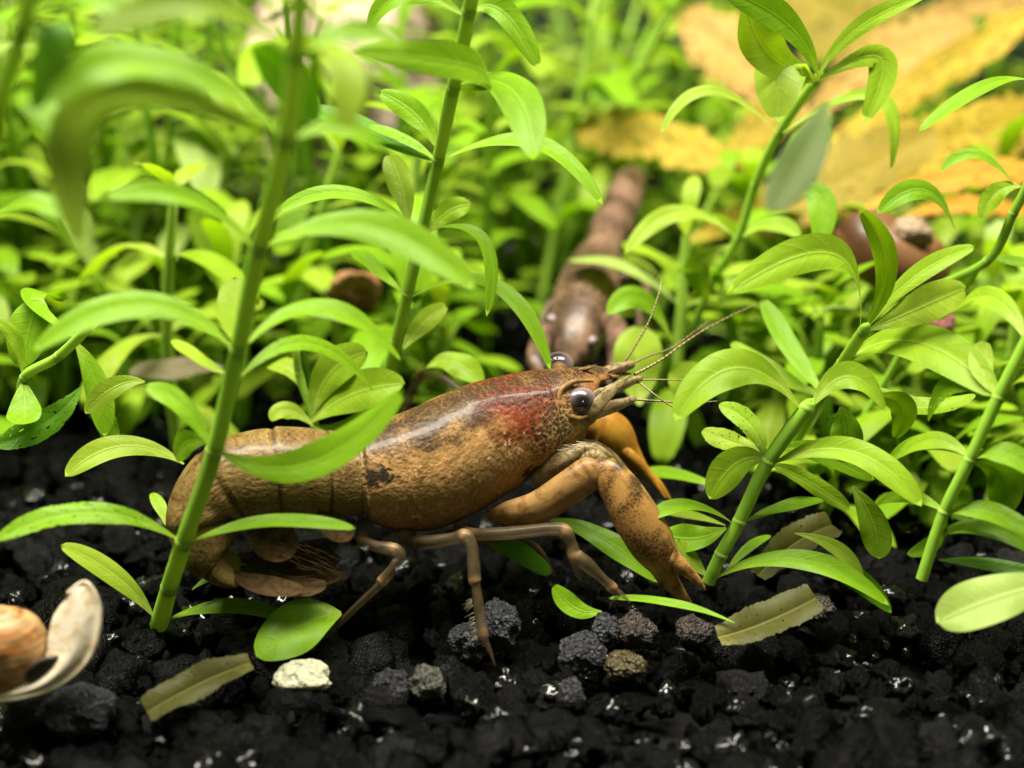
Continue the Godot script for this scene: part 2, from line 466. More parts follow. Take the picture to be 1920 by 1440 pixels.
func body_picture() -> ImageTexture:
	var big := FastNoiseLite.new()
	big.seed = 4
	big.frequency = 0.018
	big.fractal_octaves = 4
	var mott := FastNoiseLite.new()
	mott.seed = 8
	mott.frequency = 0.07
	mott.fractal_octaves = 3
	var dots := FastNoiseLite.new()
	dots.seed = 15
	dots.noise_type = FastNoiseLite.TYPE_CELLULAR
	dots.cellular_return_type = FastNoiseLite.RETURN_DISTANCE
	dots.frequency = 0.11
	var flecks := FastNoiseLite.new()
	flecks.seed = 21
	flecks.noise_type = FastNoiseLite.TYPE_CELLULAR
	flecks.cellular_return_type = FastNoiseLite.RETURN_DISTANCE
	flecks.frequency = 0.045
	var tan_ := Color(0.30, 0.165, 0.058)
	var dorsal := Color(0.060, 0.032, 0.008)
	var red := Color(0.15, 0.024, 0.008)
	var rust := Color(0.30, 0.12, 0.035)
	var tail := Color(0.155, 0.10, 0.032)
	var w := 1280
	var h := 512
	var data := PackedByteArray()
	data.resize(w * h * 3)
	for x in w:
		var t := (x + 0.5) / w
		var s := body_station(t)
		for y in h / 2 + 1:
			var phi := TAU * (y + 0.5) / h - PI
			var hh := (1.0 - cos(minf(absf(phi), deg_to_rad(150.0)) + deg_to_rad(30.0))) * 0.5
			var p: Vector2 = s[0].lerp(s[1], hh)
			var b := big.get_noise_2dv(p)
			var m := mott.get_noise_2dv(p)
			var c := tan_
			if t < 0.375:
				c = tail.lerp(Color(0.10, 0.055, 0.013), clampf(0.3 + b * 0.9 + m * 0.6 - (hh - 0.35) * 0.7, 0.0, 1.0))
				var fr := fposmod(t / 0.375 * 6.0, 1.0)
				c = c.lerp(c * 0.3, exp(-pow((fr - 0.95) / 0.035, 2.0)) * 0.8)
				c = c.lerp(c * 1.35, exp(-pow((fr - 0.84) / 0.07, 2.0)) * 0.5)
			else:
				var up := clampf((0.50 - hh + b * 0.30 + m * 0.14) * 3.2, 0.0, 1.0)
				c = tan_.lerp(dorsal, up * 0.9)
				c = c.lerp(rust * 0.8, clampf((t - 0.66) * 6.0, 0.0, 0.6) * (1.0 - up * 0.4))
				var dr := Vector2((p.x - 955.0) / 88.0, (p.y - 772.0) / 58.0).rotated(0.35)
				c = c.lerp(red, clampf((1.2 - dr.length() + b * 0.6) * 1.6, 0.0, 1.0) * 0.92)
				var dk := Vector2((p.x - 868.0) / 34.0, (p.y - 790.0) / 20.0)
				c = c.lerp(Color(0.05, 0.025, 0.012), clampf(1.1 - dk.length() + b * 0.8, 0.0, 1.0) * 0.75)
				var face := Vector2((p.x - 1045.0) / 60.0, (p.y - 805.0) / 50.0)
				c = c.lerp(Color(0.36, 0.25, 0.10), clampf(1.3 - face.length(), 0.0, 1.0) * 0.75)
				# pale flecks over the gill cover
				if hh > 0.42 and t < 0.68:
					var f := flecks.get_noise_2dv(p)
					c = c.lerp(Color(0.66, 0.44, 0.25), clampf((-0.70 - f) * 8.0, 0.0, 1.0) * clampf(0.5 + b * 2.0, 0.0, 1.0))
				c = c * (1.0 + m * 0.35)
			# dark blotches where the shell meets the tail and behind the jaw
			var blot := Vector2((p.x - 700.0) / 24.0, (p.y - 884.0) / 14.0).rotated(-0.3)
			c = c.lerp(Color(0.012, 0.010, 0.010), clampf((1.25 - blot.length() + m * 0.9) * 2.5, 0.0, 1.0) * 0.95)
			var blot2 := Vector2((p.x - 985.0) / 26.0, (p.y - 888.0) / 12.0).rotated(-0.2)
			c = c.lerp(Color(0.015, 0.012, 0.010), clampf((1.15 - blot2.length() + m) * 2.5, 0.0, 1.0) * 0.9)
			# pepper specks, thickest on the cheek and the back
			var dens := 0.25 + b * 0.2 + 0.30 * clampf((0.5 - hh) * 2.0, 0.0, 1.0) + 0.35 * clampf(1.0 - Vector2((p.x - 1015.0) / 90.0, (p.y - 800.0) / 80.0).length(), 0.0, 1.0)
			if t < 0.38: dens = 0.30 + b * 0.2
			var dd := dots.get_noise_2d(p.x * 1.25, p.y * 1.25)
			c = c.lerp(Color(0.03, 0.018, 0.010), clampf((-1.0 + dens * 1.15 - dd) * 5.0, 0.0, 1.0) * 0.85)
			# worm-like dark marbling on the back
			var worm := absf(big.get_noise_2d(p.x * 2.6 + 400.0, p.y * 3.4))
			c = c.lerp(c * 0.22, clampf((0.10 - worm) * 9.0, 0.0, 1.0) * clampf(1.15 - hh * (1.9 if t > 0.38 else 1.1) + m * 0.6, 0.0, 1.0) * 0.9)
			# rim of the shell: a dark line along its hind and lower edge
			if t > 0.375 and t < 0.62:
				c = c.lerp(Color(0.05, 0.02, 0.01), exp(-pow((hh - 0.985 + 0.02 * m) / 0.02, 2.0)) * 0.7)
				c = c.lerp(Color(0.06, 0.03, 0.012), exp(-pow((t - 0.388) / 0.004, 2.0)) * clampf(0.4 + m * 1.5, 0.0, 0.9))
			# streaks
			var st := mott.get_noise_2d(p.x * 0.35 + p.y * 0.5 + 300.0, p.y * 2.4 - p.x * 0.9)
			c = c.lerp(c * 0.35, clampf((st - 0.33) * 6.0, 0.0, 1.0) * 0.7 * clampf(1.1 - absf(hh - 0.3) * 2.2, 0.0, 1.0))
			c = c.linear_to_srgb()
			for yy in [y, h - 1 - y]:
				var i: int = (yy * w + x) * 3
				data[i] = int(clampf(c.r, 0, 1) * 255.0)
				data[i + 1] = int(clampf(c.g, 0, 1) * 255.0)
				data[i + 2] = int(clampf(c.b, 0, 1) * 255.0)
	return ImageTexture.create_from_image(Image.create_from_data(w, h, false, Image.FORMAT_RGB8, data))

func shell_picture(base: Color, dark: Color, seed_: int, dens: float, crest := 0.0) -> ImageTexture:
	var b := FastNoiseLite.new()
	b.seed = seed_
	b.frequency = 0.02
	b.fractal_octaves = 4
	var d := FastNoiseLite.new()
	d.seed = seed_ + 1
	d.noise_type = FastNoiseLite.TYPE_CELLULAR
	d.cellular_return_type = FastNoiseLite.RETURN_DISTANCE
	d.frequency = 0.12
	return picture(192, 512, func(u: float, v: float) -> Color:
		var n := b.get_noise_2d(u * 128.0, v * 384.0)
		var c := base.lerp(dark, clampf(0.35 + n * 1.8, 0.0, 1.0) * 0.8)
		var f := d.get_noise_2d(u * 380.0, v * 700.0)
		var st := b.get_noise_2d(u * 900.0 + 50.0, v * 160.0)
		c = c.lerp(c * 0.4, clampf((st - 0.38) * 5.0, 0.0, 1.0) * 0.3)
		if crest < 0.0: c = c * (1.0 + 0.22 * sin(v * 90.0 + n * 6.0) * (0.4 + n) + crest * clampf(b.get_noise_2d(u * 60.0, v * 900.0) * 2.0, 0.0, 0.6))
		if crest > 0.0: c = c.lerp(Color(0.05, 0.035, 0.012), exp(-pow((u - 0.32) / 0.13, 2.0)) * clampf(1.05 - v * 1.3 + n * 1.3 + st * 0.8, 0.0, 1.0) * crest)
		c = c.lerp(Color(0.025, 0.014, 0.008), clampf((-1.0 + dens + n * 0.25 - f) * 8.0, 0.0, 1.0) * 0.85)
		return c)

func skin(tex: Texture2D, rough := 0.34, glow := 0.3) -> StandardMaterial3D:
	var m := mat(Color.WHITE, rough, 0.5)
	m.heightmap_enabled = true
	m.heightmap_texture = M.grain
	m.heightmap_scale = 0.0015
	m.albedo_texture = tex
	m.metallic_specular = 0.3
	m.backlight_enabled = true
	m.backlight = Color(glow, glow * 0.85, glow * 0.6)
	return m

func crayfish() -> void:
	var root := thing("crayfish", "brown speckled crayfish with red neck patch standing in focus on black gravel", "crayfish")
	root.position = Vector3.ZERO
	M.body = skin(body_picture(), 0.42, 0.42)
	M.body.metallic_specular = 0.24
	M.body.heightmap_enabled = true
	M.body.heightmap_texture = M.grain
	M.body.heightmap_scale = 0.006
	var pit := NoiseTexture2D.new()
	pit.noise = FastNoiseLite.new()
	pit.noise.frequency = 0.09
	pit.noise.fractal_octaves = 4
	pit.noise.fractal_gain = 0.65
	pit.width = 1024
	pit.height = 512
	pit.seamless = true
	M.body.heightmap_texture = pit
	var bump := M.body as StandardMaterial3D
	bump.clearcoat_enabled = true
	bump.clearcoat = 0.10
	bump.clearcoat_roughness = 0.13
	M.limb = skin(shell_picture(Color(0.20, 0.125, 0.06), Color(0.12, 0.065, 0.025), 40, 0.25), 0.36, 0.6)
	M.claw = skin(shell_picture(Color(0.31, 0.165, 0.045), Color(0.15, 0.07, 0.018), 50, 0.38, 0.85), 0.32, 0.45)
	M.claw.transparency = BaseMaterial3D.TRANSPARENCY_ALPHA
	M.claw.albedo_color.a = 0.86
	M.claw_far = skin(shell_picture(Color(0.33, 0.17, 0.02), Color(0.26, 0.10, 0.014), 55, 0.1), 0.4, 0.5)
	M.upper_arm = skin(shell_picture(Color(0.25, 0.14, 0.047), Color(0.15, 0.07, 0.02), 60, 0.3, 0.6), 0.34, 0.45)
	M.upper_arm.transparency = BaseMaterial3D.TRANSPARENCY_ALPHA
	M.upper_arm.albedo_color.a = 0.88
	M.pale_shell = skin(shell_picture(Color(0.27, 0.20, 0.095), Color(0.13, 0.09, 0.03), 70, 0.34), 0.35, 0.6)
	M.pale_shell.transparency = BaseMaterial3D.TRANSPARENCY_ALPHA
	M.pale_shell.albedo_color.a = 0.8
	M.body_plain = skin(shell_picture(Color(0.16, 0.085, 0.03), Color(0.08, 0.04, 0.012), 72, 0.3), 0.35, 0.3)
	M.feather = mat(lin(0.30, 0.27, 0.19), 0.5)
	M.feather.transparency = BaseMaterial3D.TRANSPARENCY_ALPHA
	M.feather.albedo_color.a = 0.6
	M.feather.backlight_enabled = true
	M.feather.backlight = Color(0.8, 0.75, 0.6)
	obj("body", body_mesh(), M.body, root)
	# tail fan folded under: middle plate and two plates each side, then flaps and side plates
	M.fan = skin(shell_picture(Color(0.055, 0.033, 0.012), Color(0.028, 0.015, 0.005), 75, 0.3), 0.5, 0.3)
	M.fan.transparency = BaseMaterial3D.TRANSPARENCY_ALPHA
	M.fan.albedo_color.a = 0.85
	M.fan.metallic_specular = 0.12
	for q in [[430, 1056, 545, 1084, 646, 1078, 74, 48, 72.6, 72.8], [420, 1064, 520, 1098, 616, 1096, 66, 36, 72.0, 71.6], [440, 1050, 550, 1056, 640, 1046, 74, 36, 73.2, 74.0], [430, 1040, 530, 1046, 636, 1016, 70, 25, 73.8, 74.8], [410, 1064, 490, 1096, 572, 1106, 54, 25, 71.8, 71.0]]:
		leaf(root, q, "rotten", 0.1, "tail_plate").material_override = M.fan
	for q in [[600, 950, 620, 985, 664, 1004, 60, 15, 71.6, 71.8], [470, 950, 500, 1000, 560, 1030, 110, 10, 71.5, 71.9]]:
		leaf(root, q, "rotten", 0.05, "side_plate").material_override = M.fan
	var fringe := SurfaceTool.new()
	fringe.begin(Mesh.PRIMITIVE_TRIANGLES)
	for i in 50:
		var bx := rng.randf_range(520, 620)
		var by := 1000.0 + (bx - 520.0) * 0.35 + rng.randf_range(0, 50)
		var dd := rng.randf_range(71.2, 72.4)
		fringe.append_from(tube_px([[bx, by, dd, 0.9], [bx + 14, by + 6, dd, 0.7], [bx + rng.randf_range(22, 44), by + rng.randf_range(4, 20), dd, 0.15]], 4, 4), 0, Transform3D())
	obj("fringe", fringe.commit(), M.fan, root).set_meta("kind", "stuff")
	# eyes: near one and the far one beyond the beak
	for e in [[1087, 750, 74.9, 31.0, -1.0], [1047, 684, 78.6, 29.0, 1.0]]:
		var c := at(e[0], e[1], e[2])
		var lat: Vector3 = (cam_right * LATERAL.x + cam_up * LATERAL.y + cam_fwd * LATERAL.z).normalized() * e[4]
		var axis := (lat * 0.25 - cam_fwd + cam_right * 0.1 + cam_up * 0.1).normalized() if e[4] < 0.0 else (lat * 0.3 - cam_fwd + cam_up * 0.3).normalized()
		var ball := eye_mesh(mm(e[3], e[2]), axis)
		var o := obj("eye", ball, M.eye, root)
		o.position = c
		o.scale = Vector3(1.0, 0.84, 0.92)
		var back := at(1062, 722, 76.6) if e[4] < 0.0 else at(1050, 705, 77.4)
		var cup := tube([back, c.lerp(back, 0.55), c.lerp(back, 0.22)], [mm(12, 76), mm(17, 76), mm(20, 76)], 18, 14)
		obj("eye_stalk", cup, M.body_plain, root)
	# ridge of flesh round the near socket
	obj("eye_socket", tube_px([[1112, 714, 74.9, 3], [1076, 716, 74.5, 5], [1050, 736, 74.3, 6], [1050, 766, 74.2, 6], [1078, 784, 74.4, 6], [1112, 778, 74.7, 4]], 10, 40), M.upper_arm, root)
	# antenna bases and scales
	obj("antenna_base", tube_px([[1075, 800, 75.6, 17], [1106, 780, 75.2, 15], [1114, 776, 75.2, 12], [1150, 762, 75.2, 12], [1178, 752, 75.3, 8], [1184, 750, 75.3, 9], [1193, 747, 75.4, 2]], 14, 40, 0.8), M.pale_shell, root)
	obj("antenna_base", tube_px([[1095, 765, 75.4, 15], [1128, 740, 75.4, 15], [1136, 735, 75.4, 11], [1165, 722, 75.6, 12], [1190, 713, 75.8, 8], [1196, 712, 75.8, 8], [1206, 708, 76, 3]], 14, 40, 0.7), M.pale_shell, root)
	obj("antenna_base", tube_px([[1090, 735, 76.8, 12], [1126, 710, 77, 12], [1134, 706, 77, 9], [1160, 692, 77.2, 10], [1182, 684, 77.4, 9], [1190, 680, 77.5, 4]], 14, 40, 0.8), M.pale_shell, root)
	obj("antenna_base", tube_px([[1090, 720, 79.0, 12], [1135, 700, 79.5, 13], [1172, 684, 80, 8], [1182, 680, 80.2, 3]], 12, 30, 0.8), M.pale_shell, root)
	obj("antenna_scale", tube_px([[1085, 795, 74.9, 5], [1110, 770, 74.5, 13], [1145, 735, 74.6, 10], [1180, 705, 75, 2]], 12, 30, 0.35, cam_fwd), M.pale_shell, root)
	# spines on the beak
	for q in [[[1086, 694, 76.0, 5], [1106, 690, 75.9, 3], [1118, 683, 75.9, 0.4]], [[1140, 697, 76.6, 4], [1156, 692, 76.6, 2.2], [1166, 686, 76.6, 0.4]]]:
		obj("spine", tube_px(q, 8, 10), M.body_plain, root)
	# feelers, ringed dark and pale
	for q in [[[1172, 676, 77.4, 4.6], [1190, 650, 77.6, 4.2], [1218, 600, 78, 3.6], [1236, 548, 78.5, 2.4], [1240, 524, 79, 1.4]], [[1180, 684, 77.4, 4.0], [1215, 668, 78, 3.4], [1262, 650, 79, 2.4], [1330, 600, 81, 1.4]], [[1190, 702, 76, 6.0], [1240, 674, 77, 4.6], [1310, 625, 79, 3.4], [1385, 585, 81, 2.2], [1432, 566, 82, 1.2]], [[1200, 712, 75.9, 3.0], [1245, 712, 75.6, 2.6], [1300, 713, 75.5, 2.0], [1335, 716, 75.6, 1.2]], [[1198, 716, 75.8, 3.6], [1225, 738, 75.2, 3.2], [1262, 764, 75, 2.4], [1290, 778, 75, 1.4]], [[1190, 749, 75.4, 4.6], [1235, 752, 75.4, 3.6], [1290, 755, 75.6, 2.6], [1345, 752, 76, 1.6]]]:
		var n := 34.0
		for k in q: k[3] = k[3] * 0.52
		obj("antenna", tube_px(q, 7, 150, 1.0, Vector3.ZERO, func(t: float, _a: float) -> Color: return Color(0.06, 0.035, 0.012) if fposmod(t * n, 1.0) < 0.55 else Color(0.24, 0.18, 0.06)), M.banded, root)
	# mouth parts and their pale bristles
	obj("jaw_leg", tube_px([[1000, 900, 75.2, 18], [1050, 868, 74.6, 20], [1095, 845, 74.6, 16], [1130, 850, 74.8, 11], [1150, 868, 75.2, 6], [1160, 884, 75.6, 2]], 14, 50), M.pale_shell, root)
	obj("jaw_leg", tube_px([[1040, 860, 78, 18], [1090, 838, 78.4, 16], [1140, 852, 78.8, 11], [1185, 900, 79, 6], [1205, 935, 79.2, 2]], 14, 50), M.pale_shell, root)
	obj("cheek", tube_px([[1040, 850, 75.8, 22], [1066, 822, 75.6, 26], [1088, 796, 75.8, 18], [1098, 778, 76, 8]], 16, 30), M.upper_arm, root)
	var hair := SurfaceTool.new()
	hair.begin(Mesh.PRIMITIVE_TRIANGLES)
	for i in 26:
		var t := i / 45.0
		var bx := lerpf(1030.0, 1140.0, t) + rng.randf_range(-6, 6)
		var by := 852.0 - 20.0 * sin(t * PI) + rng.randf_range(-6, 10)
		var dd := 74.2 + rng.randf_range(-0.3, 0.8)
		var dir := Vector2(1, rng.randf_range(-0.35, 0.5)).normalized() * rng.randf_range(16, 40)
		hair.append_from(tube_px([[bx, by, dd, 0.9], [bx + dir.x * 0.6, by + dir.y * 0.4, dd - 0.2, 0.7], [bx + dir.x, by + dir.y, dd - 0.1, 0.15]], 4, 4), 0, Transform3D())
	obj("bristles", hair.commit(), M.feather, root).set_meta("kind", "stuff")
	# near claw
	obj("claw_arm", tube_px([[915, 968, 74.4, 8], [950, 962, 73.8, 22], [1010, 950, 73.2, 31], [1070, 912, 72.8, 33], [1098, 892, 72.7, 33], [1113, 882, 72.7, 30], [1121, 876, 72.8, 20]], 20, 60, 0.8), M.upper_arm, root)
	obj("claw_wrist", tube_px([[1086, 872, 73.6, 6], [1104, 862, 73.5, 16], [1120, 860, 73.4, 18], [1136, 872, 73.2, 12]], 18, 30, 0.8), M.pale_shell, root)
	var hand := obj("claw", tube_px([[1118, 864, 72.9, 14], [1127, 876, 72.7, 27], [1142, 892, 72.5, 33], [1164, 920, 72.4, 39], [1192, 968, 72.4, 44], [1222, 1018, 72.6, 43], [1243, 1054, 72.8, 33], [1254, 1086, 73.0, 20], [1276, 1114, 73.2, 12], [1300, 1138, 73.4, 2.5]], 24, 90, 0.62, cam_fwd), M.claw, root)
	obj("finger", tube_px([[1214, 990, 72.9, 10], [1240, 1026, 72.7, 17], [1266, 1050, 72.5, 16], [1290, 1072, 72.5, 12], [1311, 1092, 72.6, 7], [1323, 1107, 72.7, 1.5]], 16, 40, 0.7, cam_fwd), M.claw, hand)
	# far claw
	var far_hand := obj("claw", tube_px([[1090, 800, 79.5, 14], [1115, 798, 80, 36], [1150, 815, 80.4, 40], [1178, 850, 80.8, 26], [1205, 880, 81, 13], [1235, 910, 81.2, 9], [1258, 938, 81.4, 2]], 20, 60, 0.7, cam_fwd), M.claw_far, root)
	obj("finger", tube_px([[1160, 838, 80.2, 12], [1190, 862, 80.2, 11], [1222, 900, 80.6, 7], [1248, 934, 80.8, 2]], 12, 30, 0.8, cam_fwd), M.claw_far, far_hand)
	# walking legs, near side; the shell between the joints lets light through
	walking_leg(root, [[860, 985, 74.4, 16], [880, 1000, 73.6, 14], [950, 1000, 72.8, 15], [1030, 992, 72.2, 14], [1058, 996, 72.0, 17], [1072, 1020, 72.0, 13], [1078, 1040, 72.0, 17], [1100, 1058, 72.0, 17], [1130, 1085, 72.2, 11], [1148, 1102, 72.3, 13], [1158, 1116, 72.4, 6], [1150, 1128, 72.4, 4], [1142, 1142, 72.5, 1]], [1, 4, 6, 9])
	walking_leg(root, [[840, 985, 75.0, 13], [900, 1010, 74.4, 12], [1000, 998, 74.4, 12], [1048, 1000, 74.0, 13], [1066, 1030, 73.6, 11], [1078, 1060, 73.4, 9], [1082, 1084, 73.4, 2]], [1, 3])
	walking_leg(root, [[1076, 1040, 72.2, 14], [1080, 1060, 72.3, 9], [1086, 1078, 72.4, 6], [1090, 1088, 72.4, 1]], [0])
	walking_leg(root, [[1146, 1104, 72.4, 9], [1164, 1114, 72.3, 7], [1182, 1130, 72.4, 1]], [0])
	walking_leg(root, [[750, 982, 74.4, 17], [762, 1008, 73.4, 17], [800, 1016, 72.6, 16], [850, 1010, 72.0, 14], [872, 1006, 71.7, 18], [884, 1022, 71.5, 14], [888, 1060, 71.3, 15], [890, 1088, 71.2, 15], [892, 1098, 71.2, 11], [898, 1140, 71.1, 13], [905, 1186, 71.0, 12], [911, 1204, 71.0, 8], [920, 1224, 71.0, 5], [928, 1248, 71.0, 1]], [1, 4, 7, 10])
	walking_leg(root, [[690, 960, 74.4, 22], [682, 990, 73.4, 19], [680, 1012, 72.8, 15], [705, 1024, 72.2, 13], [738, 1030, 71.8, 15], [750, 1042, 71.7, 14], [738, 1064, 71.7, 12], [716, 1090, 71.8, 13], [708, 1100, 71.8, 9], [670, 1136, 72.2, 8], [620, 1184, 72.9, 7], [590, 1208, 73.4, 1.5]], [2, 4, 7])
	# far side
	walking_leg(root, [[900, 760, 79, 8], [840, 715, 80.5, 10], [806, 704, 81.5, 10], [786, 706, 82, 13], [774, 730, 82.2, 10], [762, 760, 82.4, 9], [750, 800, 82.4, 6]], [3])
	walking_leg(root, [[930, 950, 78, 10], [960, 1000, 79, 9], [1010, 1030, 80, 7], [1040, 1080, 80, 2]], [1, 2])
	# fine hairs along the shank of the upright leg
	var setae := SurfaceTool.new()
	setae.begin(Mesh.PRIMITIVE_TRIANGLES)
	for i in 24:
		var t := rng.randf()
		var bx := lerpf(888.0, 900.0, t) - 4.0
		var by := lerpf(1120.0, 1196.0, t)
		setae.append_from(tube_px([[bx, by, 70.9, 0.5], [bx - rng.randf_range(4, 10), by + 4, 70.8, 0.35], [bx - rng.randf_range(8, 18), by + rng.randf_range(4, 12), 70.8, 0.1]], 4, 4), 0, Transform3D())
	obj("setae", setae.commit(), M.feather, root).set_meta("kind", "stuff")
	# fine whiskers on the back of the shell
	for q in [[[884, 792, 73.2, 0.9], [905, 812, 72.9, 0.8], [928, 818, 73.1, 0.3]], [[892, 786, 73.2, 0.9], [912, 804, 73.0, 0.8], [926, 810, 73.1, 0.3]]]:
		obj("whisker", tube_px(q, 5, 10), M.feather, root)

func walking_leg(root: Node3D, rows_in: Array, joints: Array) -> void:
	var n := float(rows_in.size() - 1)
	var tint := func(t: float, a: float) -> Color:
		var j := 0.0
		for q in joints: j = maxf(j, exp(-pow((t * n - q) / 0.3, 2.0)))
		var g := 1.0 + 0.5 * noise.get_noise_2d(t * 900.0, a * 40.0)
		var c := Color(0.085, 0.06, 0.03).lerp(Color(0.19, 0.115, 0.05), j) * g
		c.a = lerpf(0.45, 0.9, j)
		return c
	for q in rows_in: q[3] = q[3] * 0.82
	obj("walking_leg", tube_px(rows_in, 14, 110, 1.0, Vector3.ZERO, tint, 0.05), M.leg, root)

func eye_mesh(r: float, axis: Vector3) -> ArrayMesh:
	var s := axis.cross(Vector3.UP).normalized()
	var u := s.cross(axis)
	var pts := PackedVector3Array()
	var uvs := PackedVector2Array()
	var cols := PackedColorArray()
	for i in 29:
		var th := PI * i / 28.0
		for k in 33:
			var ph := TAU * (k % 32) / 32.0
			pts.append((axis * cos(th) + (s * cos(ph) + u * sin(ph)) * sin(th)) * r)
			uvs.append(Vector2(k / 32.0, i / 28.0))
			var g := clampf((th - 0.30) / 0.8, 0.0, 1.0)
			cols.append(Color(0.008, 0.005, 0.008).lerp(Color(0.17, 0.115, 0.12), g))
	return sheet(28, 32, pts, uvs, true, cols)

# ---------------------------------------------------------------- the second crayfish, out of focus behind
func far_crayfish() -> void:
	var root := thing("crayfish", "blurred pinkish brown crayfish behind the sharp one, its tail pointing up between the plants", "crayfish")
	M.far_body = skin(shell_picture(Color(0.145, 0.085, 0.055), Color(0.04, 0.026, 0.010), 80, 0.5), 0.34, 0.12)
	var side := cam_right * 0.95 + cam_up * 0.3
	obj("body", tube_px([[1072, 690, 93, 14], [1076, 660, 94, 40], [1084, 610, 96, 56], [1100, 550, 99, 60], [1118, 500, 102, 50], [1132, 462, 104, 36], [1146, 430, 106, 40], [1160, 395, 108, 38], [1174, 362, 110, 33], [1184, 338, 112, 26], [1190, 322, 113, 12]], 22, 90, 1.0, side, null, 0.0), M.far_body, root)
	for q in [[1174, 350, 1190, 330, 1212, 352, 30, 30, 111, 112], [1176, 352, 1160, 330, 1146, 344, 30, 30, 111, 112], [1180, 345, 1184, 320, 1196, 316, 34, 30, 111.5, 113]]:
		leaf(root, q, "rotten", 0.1, "tail_plate").material_override = M.far_body
	for e in [[1034, 600, 95.0, 11], [1112, 640, 93.0, 10]]:
		var o := obj("eye", eye_mesh(mm(e[3], e[2]), (cam_right * (-1.0 if e[0] < 1070 else 1.0) - cam_fwd * 0.5).normalized()), M.eye, root)
		o.position = at(e[0], e[1], e[2])
	for q in [[[1120, 600, 96, 16], [1150, 610, 94, 22], [1160, 650, 92, 28], [1150, 690, 91, 14], [1140, 720, 90, 3]], [[1050, 610, 96, 16], [1020, 630, 94, 20], [1010, 680, 92, 26], [1030, 720, 91, 14], [1040, 740, 90, 3]]]:
		obj("claw", tube_px(q, 16, 40, 0.7, cam_fwd), M.far_body, root)
	for q in [[[1140, 560, 98, 9], [1190, 560, 97, 8], [1200, 620, 96, 7], [1190, 700, 96, 2]], [[1140, 530, 100, 9], [1200, 520, 99, 8], [1225, 600, 98, 7], [1235, 680, 98, 2]], [[1060, 560, 98, 7], [1030, 570, 97, 6], [1010, 640, 96, 5], [1000, 700, 96, 2]]]:
		obj("walking_leg", tube_px(q, 8, 30), M.far_body, root)

# ---------------------------------------------------------------- shells and stones
func spiral_shell(turns: float, grow: float, size: float, rise: float, squash := 1.0) -> ArrayMesh:
	var pts := PackedVector3Array()
	var uvs := PackedVector2Array()
	var rows := int(turns * 26)
	var cols := 22
	for i in rows + 1:
		var th := TAU * turns * i / rows
		var r := size * exp(grow * (th - TAU * turns))
		var c := Vector3(cos(th) * r, 0, sin(th) * r) + Vector3.UP * rise * (size - r)
		var out := Vector3(cos(th), 0, sin(th))
		for k in cols + 1:
			var a := TAU * (k % cols) / cols
			pts.append(c + (out * cos(a) + Vector3.UP * sin(a) * squash) * r * 0.82)
			uvs.append(Vector2(float(k) / cols, float(i) / rows))
	return sheet(rows, cols, pts, uvs, true)

func stone(called: String, label: String, px: float, py: float, d: float, rx: float, ry: float, mat_: Material, seed_: int, category := "stone", rough := 0.35) -> Node3D:
	var o := obj(called, lump(mm(rx, d), mm(ry, d), mm((rx + ry) / 2.0, d), rough, seed_, 22, 30), mat_)
	o.position = at(px, py, d)
	tag(o, label, category, "loose stones on the gravel")
	return o

# ---------------------------------------------------------------- the scene
func _ready() -> void:
	rng.seed = 11
	noise.seed = 5
	noise.frequency = 0.02
	var cam := Camera3D.new()
	cam.name = "camera"
	add_child(cam)
	cam.position = EYE
	cam.rotation_degrees.x = -PITCH
	cam_up = cam.basis.y
	cam_fwd = -cam.basis.z
	var lens := CameraAttributesPhysical.new()
	lens.frustum_focal_length = 24.0 * FOCAL_PX / H
	lens.frustum_focus_distance = FOCUS
	lens.exposure_aperture = 24.0 * FOCAL_PX / H / 1.75
	lens.frustum_near = 0.002
	lens.frustum_far = 2.0
	cam.attributes = lens
	cam.fov = rad_to_deg(2.0 * atan(H / 2.0 / FOCAL_PX))
	cam.near = 0.002
	cam.far = 2.0
	cam.current = true
	var env := WorldEnvironment.new()
	env.name = "environment"
	env.environment = Environment.new()
	env.environment.background_mode = Environment.BG_COLOR
	env.environment.background_color = lin(0.18, 0.195, 0.11)
	env.environment.tonemap_mode = Environment.TONE_MAPPER_LINEAR
	env.environment.tonemap_exposure = 1.0
	env.environment.sdfgi_enabled = true
	env.environment.ssao_enabled = true
	env.environment.ssil_enabled = true
	add_child(env)
	var lamp := AreaLight3D.new()
	lamp.name = "aquarium_lamp"
	lamp.area_size = Vector2(0.26, 0.05)
	lamp.light_energy = 0.295
	lamp.light_color = Color(1.0, 0.98, 0.92)
	lamp.shadow_enabled = true
	add_child(lamp)
	lamp.look_at_from_position(Vector3(-0.015, 0.20, -0.012), Vector3(0.0, 0.0, -0.03), Vector3(0, 0, -1))
	make_materials()
	M.eye = mat(Color.WHITE, 0.22, 0.5)
	M.eye.vertex_color_use_as_albedo = true
	M.eye.clearcoat_enabled = true
	M.eye.clearcoat = 0.25
	M.eye.clearcoat_roughness = 0.1
	M.leg = mat(Color.WHITE, 0.34, 0.35)
	M.leg.vertex_color_use_as_albedo = true
	M.leg.transparency = BaseMaterial3D.TRANSPARENCY_ALPHA
	M.leg.backlight_enabled = true
	M.leg.backlight = Color(0.6, 0.5, 0.35)
	M.banded = mat(Color.WHITE, 0.4)
	M.banded.vertex_color_use_as_albedo = true
	setting()
	crayfish()
	far_crayfish()
	near_plants()
	litter()
	thicket()

